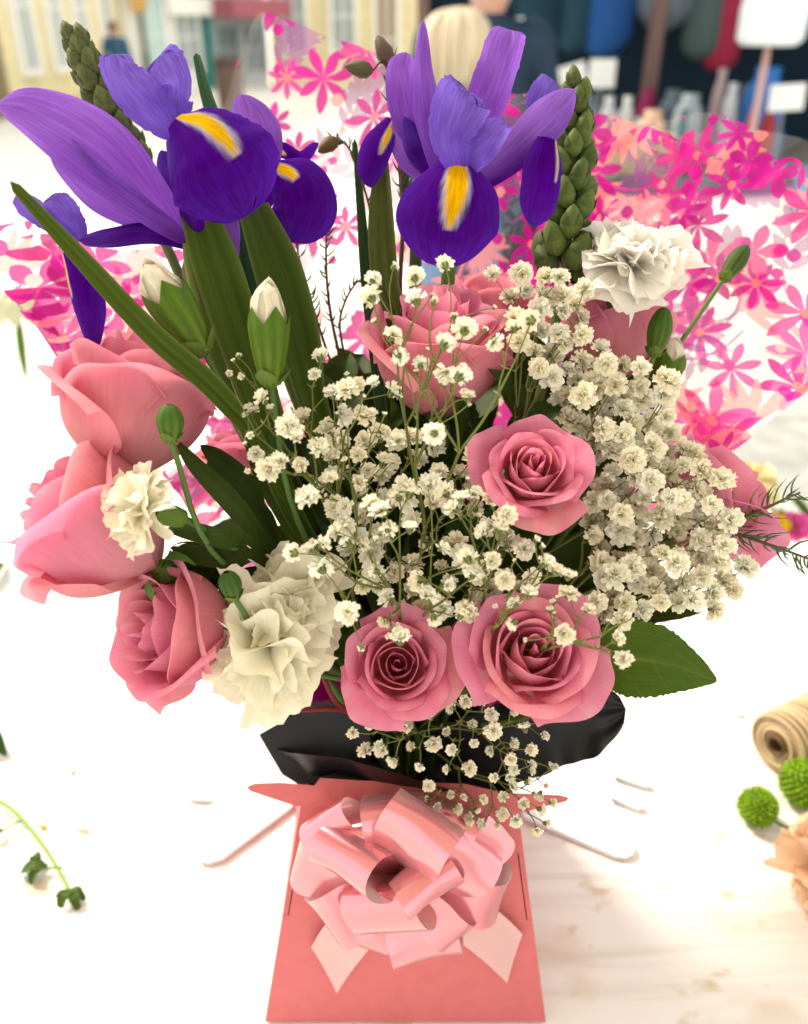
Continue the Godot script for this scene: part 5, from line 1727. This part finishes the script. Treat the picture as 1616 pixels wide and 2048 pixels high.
func bouquet() -> void:
	var PR := "pink roses in the bouquet"
	make_rose_kinds()
	make_floret_kinds()
	# roses
	rose(272, 800, 0.470, 152, cam_dir(0.10, 0.95, 0.16), 0.4, 0, "big pink rose seen from the side under the long sword leaf", 3, [], PR, 1.65)
	rose(186, 1046, 0.455, 158, cam_dir(-0.74, 0.56, 0.22), 2.0, 2, "big pink rose behind the small half-open white carnation", 3, [], PR, 1.5)
	rose(350, 1262, 0.465, 136, cam_dir(-0.66, 0.18, 0.70), 1.2, 2, "pink rose facing left beside the ruffled white carnations", 3, [], PR, 1.35)
	rose(882, 700, 0.510, 138, cam_dir(0.02, 0.84, 0.52), 0.2, 0, "pink rose rising behind the gypsophila below the forward-facing iris", 2, [], PR, 1.6)
	rose(1066, 940, 0.462, 96, cam_dir(0.0, 0.42, 0.90), 0.9, 3, "deep pink open rose between the two gypsophila masses", 1)
	rose(794, 1330, 0.462, 96, cam_dir(0.05, 0.25, 0.96), 2.4, 3, "pink open rose low over the box's black liner", 4)
	rose(1064, 1306, 0.458, 124, cam_dir(0.06, 0.40, 0.90), 4.0, 1, "large pink open rose beside the serrated green leaf", 0)
	rose(1212, 656, 0.555, 118, cam_dir(0.25, 0.90, 0.10), 1.0, 2, "soft pink rose just under the single white carnation", 0, [], PR, 1.5)
	rose(1428, 1010, 0.545, 128, cam_dir(0.72, 0.60, 0.10), 2.2, 1, "pink rose pushed out behind the right gypsophila mass", 0, [], PR, 1.35)
	rose(486, 900, 0.580, 86, cam_dir(-0.2, 0.9, 0.2), 2.2, 2, "shadowed pink rose deep inside behind the leaning bud stems", 3)
	rose(985, 610, 0.580, 84, cam_dir(0.2, 0.9, 0.2), 0.7, 2, "pale pink rose peeking out behind the iris and gypsophila", 0, [], PR, 1.5)
	# carnations
	var cream := Color(0.91, 0.87, 0.72)
	carnation(1272, 478, 0.500, 118, cam_dir(0.05, 0.72, 0.70), 34, 1.0, Color(0.93, 0.90, 0.85), 41, "single white carnation with blush edges at the film's right")
	carnation(252, 1010, 0.415, 88, cam_dir(-0.62, 0.20, 0.75), 22, 0.7, cream, 42, "small half-open white carnation over a pink rose")
	carnation(578, 1168, 0.455, 112, cam_dir(0.0, 0.55, 0.80), 32, 0.95, cream, 43, "ruffled white carnation touching the gypsophila stems")
	carnation(516, 1302, 0.438, 146, cam_dir(-0.15, -0.05, 0.98), 32, 1.05, cream, 44, "lowest ruffled white carnation with drooping petals above the table")
	# buds
	var gw := "opening carnation buds with white tips"
	pink_bud(at(284, 516, 0.440), at(408, 706, 0.452), 0.0130, true, "white-tipped green bud leaning over the big side-on rose", gw)
	pink_bud(at(534, 552, 0.430), at(542, 770, 0.440), 0.0112, true, "upright white-tipped green bud before the sword leaves", gw)
	pink_bud(at(1352, 672, 0.540), at(1318, 790, 0.545), 0.0115, true, "blurred white-tipped bud over the right gypsophila mass", gw)
	var gg := "small closed green buds"
	pink_bud(at(338, 806, 0.420), at(342, 884, 0.424), 0.0074, false, "small closed green bud in front of the side-on rose", gg, Color(0.07, 0.16, 0.02))
	pink_bud(at(452, 1142, 0.425), at(470, 1198, 0.432), 0.0062, false, "tiny closed green bud between rose and carnation", gg, Color(0.05, 0.12, 0.02))
	pink_bud(at(1330, 612, 0.510), at(1308, 712, 0.515), 0.0078, false, "closed green bud under the single carnation", gg, Color(0.06, 0.13, 0.015))
	pink_bud(at(1496, 490, 0.540), at(1446, 560, 0.540), 0.0068, false, "closed green bud on a long stalk over the printed film", gg, Color(0.05, 0.10, 0.02))
	pink_bud(at(1088, 456, 0.530), at(1088, 534, 0.535), 0.0082, false, "plump olive green bud left of the right snapdragon spike", gg, Color(0.09, 0.12, 0.03))
	pink_bud(at(386, 500, 0.520), at(392, 590, 0.522), 0.0080, false, "brownish closed bud behind the white-tipped one", gg, Color(0.15, 0.13, 0.06))
	irises()
	# spikes of green buds
	bud_spike([at(300, 420, 0.525), at(240, 280, 0.515), at(188, 160, 0.508), at(148, 68, 0.504)], 34, 0.013, 0.007, 0.021, 0.013, Color(0.105, 0.125, 0.045), "olive green bud spike rising behind the left iris", 0.8)
	bud_spike([at(1128, 560, 0.525), at(1140, 430, 0.520), at(1150, 290, 0.516), at(1152, 160, 0.514)], 34, 0.016, 0.008, 0.022, 0.014, Color(0.10, 0.14, 0.035), "green bud spike rising between iris and single carnation", 1.0)
	# sword leaves
	blade([[20, 362, 0.420, 9, 0], [150, 502, 0.424, 18, 0], [300, 664, 0.432, 23, 5], [450, 800, 0.446, 22, 5], [560, 960, 0.472, 14, 0]], Color(0.050, 0.085, 0.006), "long sword leaf slanting across the left of the bouquet")
	blade([[392, 106, 0.515, 7, 0], [412, 185, 0.512, 12, 0], [440, 285, 0.510, 15, 0], [500, 560, 0.51, 16, 0], [580, 900, 0.52, 12, 0]], Color(0.025, 0.075, 0.035), "bluish sword leaf tip standing up between the left irises")
	blade([[388, 400, 0.474, 30, 0], [432, 520, 0.470, 46, 0], [478, 660, 0.470, 46, 0], [530, 820, 0.476, 36, 0], [590, 1030, 0.49, 20, 0]], Color(0.045, 0.080, 0.006), "broad sword leaf dropping from the left iris")
	blade([[505, 410, 0.498, 30, 0], [560, 550, 0.495, 48, 0], [604, 700, 0.495, 42, 0], [650, 880, 0.50, 26, 0]], Color(0.038, 0.068, 0.006), "broad sword leaf behind the upright white-tipped bud")
	blade([[470, 460, 0.515, 10, 0], [480, 620, 0.512, 26, 0], [520, 780, 0.512, 26, 0], [590, 980, 0.515, 18, 0]], Color(0.030, 0.056, 0.008), "dark sword leaf between the two broad ones")
	blade([[709, 276, 0.520, 4, 0], [722, 420, 0.518, 9, 0], [736, 580, 0.518, 13, 0], [760, 800, 0.52, 12, 0]], Color(0.022, 0.050, 0.014), "narrow dark sword leaf left of the centre rose")
	blade([[768, 300, 0.512, 7, 0], [762, 420, 0.510, 24, 0], [770, 560, 0.512, 27, 0], [800, 760, 0.52, 18, 0]], Color(0.060, 0.080, 0.014), "olive sword leaf behind the round iris petal")
	blade([[800, 305, 0.53, 6, 0], [812, 400, 0.53, 12, 0], [830, 560, 0.53, 12, 0]], Color(0.05, 0.075, 0.03), "short grey-green sword leaf beside the olive one")
	# broad leaves
	var lf := thing("rose_leaf", at(1180, 1322, 0.475), "large serrated green leaf reaching out right over the table", "leaf", "")
	var lb := Build.new()
	lb.off = lf.position
	sheet(lb, [[1170, 1330, 0.478, 26, -10], [1235, 1318, 0.470, 72, -12], [1310, 1322, 0.466, 74, -14], [1380, 1342, 0.468, 40, -12], [1434, 1362, 0.472, 4, -8]], {"nu": 21, "nv": 60, "cup": 0.16, "cupn": 1.3, "serrate": 0.055, "teeth": 19.0, "tip": 0.97, "ruffle": 0.03}, func(u, v): return Color(0.065, 0.125, 0.008).lerp(Color(0.11, 0.16, 0.02), smoothstep(0.06, 0.0, absf(u)) + 0.35 * smoothstep(0.9, 1.0, sin((v * 9.0 - absf(u) * 1.6) * TAU))))
	part("blade", lb.mesh(), M.leaf, lf)
	var lsb := Build.new()
	lsb.off = lf.position
	lsb.tube(path([lf.position, lf.position.lerp(NECK, 0.5) + Vector3(0.02, 0, 0.02), NECK], 10), taper(11, 0.0014, 0.002), 6, Color(0.07, 0.11, 0.02))
	part("stem", lsb.mesh(), M.stem, lf)
	var dl := thing("carnation_foliage", NECK, "dark narrow carnation leaves between the left roses and stems", "foliage")
	for c in [[[560, 1130, 0.49, 10], [470, 1010, 0.465, 22], [392, 930, 0.46, 16], [352, 880, 0.462, 3]], [[540, 1120, 0.48, 8], [450, 1080, 0.455, 18], [380, 1062, 0.45, 18], [330, 1060, 0.45, 3]], [[560, 1150, 0.48, 8], [460, 1120, 0.462, 20], [390, 1110, 0.46, 16], [340, 1094, 0.46, 3]], [[560, 1100, 0.50, 8], [500, 980, 0.48, 22], [440, 920, 0.478, 20], [400, 890, 0.48, 3]], [[580, 1120, 0.51, 8], [520, 1030, 0.5, 24], [440, 960, 0.495, 20], [420, 900, 0.495, 3]], [[600, 1100, 0.52, 10], [540, 960, 0.52, 26], [500, 860, 0.52, 16], [470, 800, 0.52, 3]], [[640, 1150, 0.53, 14], [600, 1010, 0.53, 34], [590, 900, 0.53, 24], [560, 820, 0.53, 3]], [[560, 1180, 0.5, 10], [480, 1160, 0.49, 26], [400, 1140, 0.49, 20], [350, 1120, 0.49, 3]]]:
		var b := Build.new()
		b.off = NECK
		sheet(b, [[790, 1480, 0.57, 3]] + c, {"nu": 9, "nv": 26, "cup": 0.5, "cupn": 1.2, "tip": 0.98}, plain(Color(0.045, 0.075, 0.012) * rf(0.7, 1.3)))
		part("leaf", b.mesh(), M.leaf, dl)
	# dark fern-like filler leaves deep in the bouquet
	var fill := thing("filler_foliage", NECK, "dense dark green leaves filling the heart of the bouquet", "foliage")
	for k in 90:
		var b := Build.new()
		b.off = NECK
		var p := at(rf(600, 1190), rf(820, 1330), rf(0.53, 0.60))
		var dir := (p - NECK).normalized()
		dir = (dir + Vector3(rf(-0.7, 0.7), rf(-0.4, 0.5), rf(-0.6, 0.6))).normalized()
		leaf_blade(b, p, dir, rf(0.05, 0.075), rf(0.014, 0.022), Color(0.045, 0.080, 0.012) * rf(0.8, 1.25))
		b.tube(path([NECK, NECK.lerp(p, 0.55) + Vector3(0, 0.01, 0), p], 8), taper(9, 0.0013, 0.0008), 5, Color(0.05, 0.06, 0.02), false)
		part("leaf", b.mesh(), M.leaf, fill)
	sprays()
	sprigs()

func sprays() -> void:
	spray(tips_of([[888, 527], [826, 546], [792, 530, 1], [748, 554], [736, 586], [828, 590], [790, 664], [806, 712], [845, 722], [868, 600, 1], [893, 684], [908, 628, 1], [930, 650], [890, 755], [936, 786], [926, 745], [995, 690], [1026, 650], [1060, 640], [868, 866]], 0.415, 0.010, 28.0, -0.9), "airy gypsophila spray standing in front of the upright centre rose")
	spray(tips_of([[640, 708], [628, 748], [690, 770], [662, 780], [652, 852], [600, 830], [592, 868], [520, 790], [498, 816], [540, 812, 1], [482, 752, 1], [458, 746, 1], [572, 852], [510, 906], [558, 920], [602, 928], [640, 890], [662, 908], [610, 988], [684, 1012], [716, 910], [766, 856], [770, 916], [722, 962], [660, 952], [690, 830], [730, 822], [745, 762], [716, 768], [790, 776], [500, 870, 1], [530, 935]], 0.435, 0.016, 28.0, 0.2), "gypsophila spray spreading left past the upright white-tipped bud")
	spray(tips_of([[740, 1000], [792, 985], [822, 975], [756, 1012], [780, 1052], [820, 1050], [690, 1080], [650, 1082], [620, 1092], [585, 1106], [640, 1130], [662, 1060], [730, 1085], [745, 1142], [690, 1222], [722, 1296, 1], [770, 1192], [800, 1270], [776, 1272, 1], [765, 1246], [870, 1242], [925, 1222], [830, 1160], [860, 1182], [900, 1170], [950, 1140], [930, 1110], [890, 1092]], 0.418, 0.012, 27.0, -0.5), "gypsophila spray fanning over the low open rose")
	spray(tips_of([[985, 1120], [962, 1060], [1000, 1052], [920, 990], [882, 980], [900, 1012], [950, 980], [1022, 1030], [1076, 1076, 1], [1012, 1160], [1026, 1200], [1022, 1250], [1130, 1270], [1095, 1118], [1114, 1134], [1140, 1146], [1136, 1178], [1240, 1276], [1248, 1320], [1180, 1215], [1060, 1180], [1100, 1215, 1]], 0.418, 0.012, 27.0, -0.4), "gypsophila spray leaning right over the large open rose")
	var open := [0, 0, 5, 1, 6]
	spray(tips_in(PackedVector2Array([Vector2(980, 540), Vector2(1180, 540), Vector2(1190, 680), Vector2(1300, 740), Vector2(1290, 800), Vector2(1110, 800), Vector2(1040, 690)]), 50, 31, 0.475, 0.51, 31.0, 0.9, open), "dense gypsophila spray under the single carnation")
	spray(tips_in(PackedVector2Array([Vector2(1100, 780), Vector2(1340, 740), Vector2(1380, 880), Vector2(1460, 960), Vector2(1330, 1020), Vector2(1200, 1000), Vector2(1195, 890)]), 60, 31, 0.472, 0.515, 32.0, 0.9, open), "dense gypsophila spray right of the deep pink open rose")
	spray(tips_in(PackedVector2Array([Vector2(1170, 1000), Vector2(1450, 960), Vector2(1480, 1080), Vector2(1380, 1130), Vector2(1250, 1130), Vector2(1180, 1080)]), 54, 31, 0.472, 0.515, 32.0, 0.8, open), "dense gypsophila spray over the right pushed-out rose")
	spray(tips_in(PackedVector2Array([Vector2(1210, 1120), Vector2(1500, 1110), Vector2(1510, 1150), Vector2(1440, 1225), Vector2(1330, 1210), Vector2(1250, 1260), Vector2(1190, 1200)]), 42, 31, 0.465, 0.50, 32.0, 0.9, open), "gypsophila spray drooping to the right above the serrated leaf")
	spray(tips_in(PackedVector2Array([Vector2(690, 830), Vector2(960, 880), Vector2(1050, 1000), Vector2(1090, 1160), Vector2(980, 1230), Vector2(820, 1230), Vector2(700, 1160), Vector2(620, 950)]), 64, 33, 0.450, 0.495, 29.0, 0.6, [0, 1, 5, 2, 6]), "gypsophila spray massed in the bouquet's middle")
	spray(tips_in(PackedVector2Array([Vector2(690, 1450), Vector2(900, 1370), Vector2(1090, 1430), Vector2(1110, 1540), Vector2(980, 1570), Vector2(740, 1520)]), 36, 34, 0.475, 0.51, 21.0, 0.3, [1, 2, 3, 3]), "small-flowered gypsophila spray over the black liner", 0.0009)
	spray(tips_in(PackedVector2Array([Vector2(1020, 1530), Vector2(1120, 1520), Vector2(1100, 1670), Vector2(960, 1650), Vector2(830, 1600), Vector2(850, 1570), Vector2(990, 1590)]), 26, 26, 0.488, 0.51, 17.0, 0.1, [1, 2, 3, 4]), "small-flowered gypsophila spray hanging over the ribbon bow", 0.0009)

func sprigs() -> void:
	var wood := Color(0.10, 0.05, 0.045)
	var need := Color(0.045, 0.07, 0.03)
	needle_sprig([at(800, 560, 0.53), at(806, 420, 0.525), at(796, 250, 0.52), at(770, 104, 0.515)], "budded needle sprig standing left of the forward-facing iris", "heather_sprig", 46, 0.012, need, wood, [[at(780, 128, 0.515), at(754, 72, 0.513), Color(0.12, 0.075, 0.06)], [at(746, 142, 0.515), at(690, 132, 0.513), Color(0.11, 0.10, 0.05)], [at(822, 292, 0.515), at(786, 264, 0.513), Color(0.22, 0.15, 0.08)]])
	needle_sprig([at(760, 560, 0.55), at(740, 420, 0.548), at(700, 300, 0.545), at(660, 278, 0.543)], "drooping brown-budded twig above the left of the centre rose", "heather_sprig", 20, 0.010, need, wood, [[at(676, 278, 0.543), at(636, 304, 0.540), Color(0.15, 0.09, 0.05)]], 0.0008)
	needle_sprig([at(690, 760, 0.56), at(660, 620, 0.556), at(652, 500, 0.552), at(660, 400, 0.55)], "thin dark twig against the printed film beside the sword leaves", "heather_sprig", 26, 0.010, Color(0.05, 0.06, 0.04), wood, [], 0.0010)
	needle_sprig([at(680, 780, 0.565), at(640, 660, 0.56), at(610, 560, 0.558), at(590, 480, 0.556)], "thin forked twig close to the broad sword leaf", "heather_sprig", 22, 0.010, Color(0.05, 0.06, 0.04), wood, [], 0.0009)
	needle_sprig([at(700, 760, 0.565), at(680, 640, 0.56), at(720, 560, 0.558), at(760, 600, 0.556)], "thin arching twig left of the centre rose", "heather_sprig", 18, 0.010, Color(0.05, 0.06, 0.04), wood, [], 0.0008)
	needle_sprig([at(1330, 1080, 0.52), at(1440, 1052, 0.51), at(1520, 1020, 0.505), at(1600, 985, 0.505)], "green needle sprig sticking out right and upward past the gypsophila", "rosemary_sprig", 34, 0.016, Color(0.07, 0.12, 0.03), Color(0.08, 0.06, 0.03), [], 0.0011)
	needle_sprig([at(1330, 1070, 0.52), at(1440, 1062, 0.508), at(1540, 1090, 0.50), at(1650, 1130, 0.50)], "dark needle sprig sticking out right and downward over the table", "rosemary_sprig", 40, 0.016, Color(0.045, 0.10, 0.06), Color(0.08, 0.06, 0.03), [], 0.0011)
	# red-brown stalks low on the left by the black tissue
	for k in [[[640, 1340], "upper reddish stalk showing over the black tissue's left"], [[600, 1420], "lower reddish stalk showing over the black tissue's left"]]:
		var p := at(k[0][0], k[0][1], 0.515)
		var b := Build.new()
		b.off = p
		b.tube(path([p, at(690, 1420, 0.53), NECK], 12), taper(13, 0.0016, 0.0022), 6, Color(0.16, 0.02, 0.025))
		solo("red_stalk", b.mesh(), M.stem, p, k[1], "stalk", "reddish stalks low in the bouquet")


func added_canopy() -> void:
	# unseen canopy, added so the sky lights table and bouquet from beyond its edge
	var t := thing("canopy", Vector3(0, 0, 0.4), "unseen cream canvas canopy added above the table to hold back overhead light", "canopy")
	var c := paint(0.66, 0.58, 0.44, 0.9)
	var b := Build.new()
	b.box(Transform3D(Basis().rotated(Vector3.RIGHT, -0.06), Vector3(0, 2.35, 0.25)), Vector3(3.6, 0.03, 2.2))
	part("canvas", b.mesh(), c, t)
	for x in [-1.75, 1.75]:
		for z in [-0.8, 1.25]:
			var p := Build.new()
			p.tube(PackedVector3Array([Vector3(x, 0, z), Vector3(x, 2.28, z)]), PackedFloat32Array([0.02, 0.02]), 10, Color(0.5, 0.5, 0.5))
			part("pole", p.mesh(), M.stem, t)
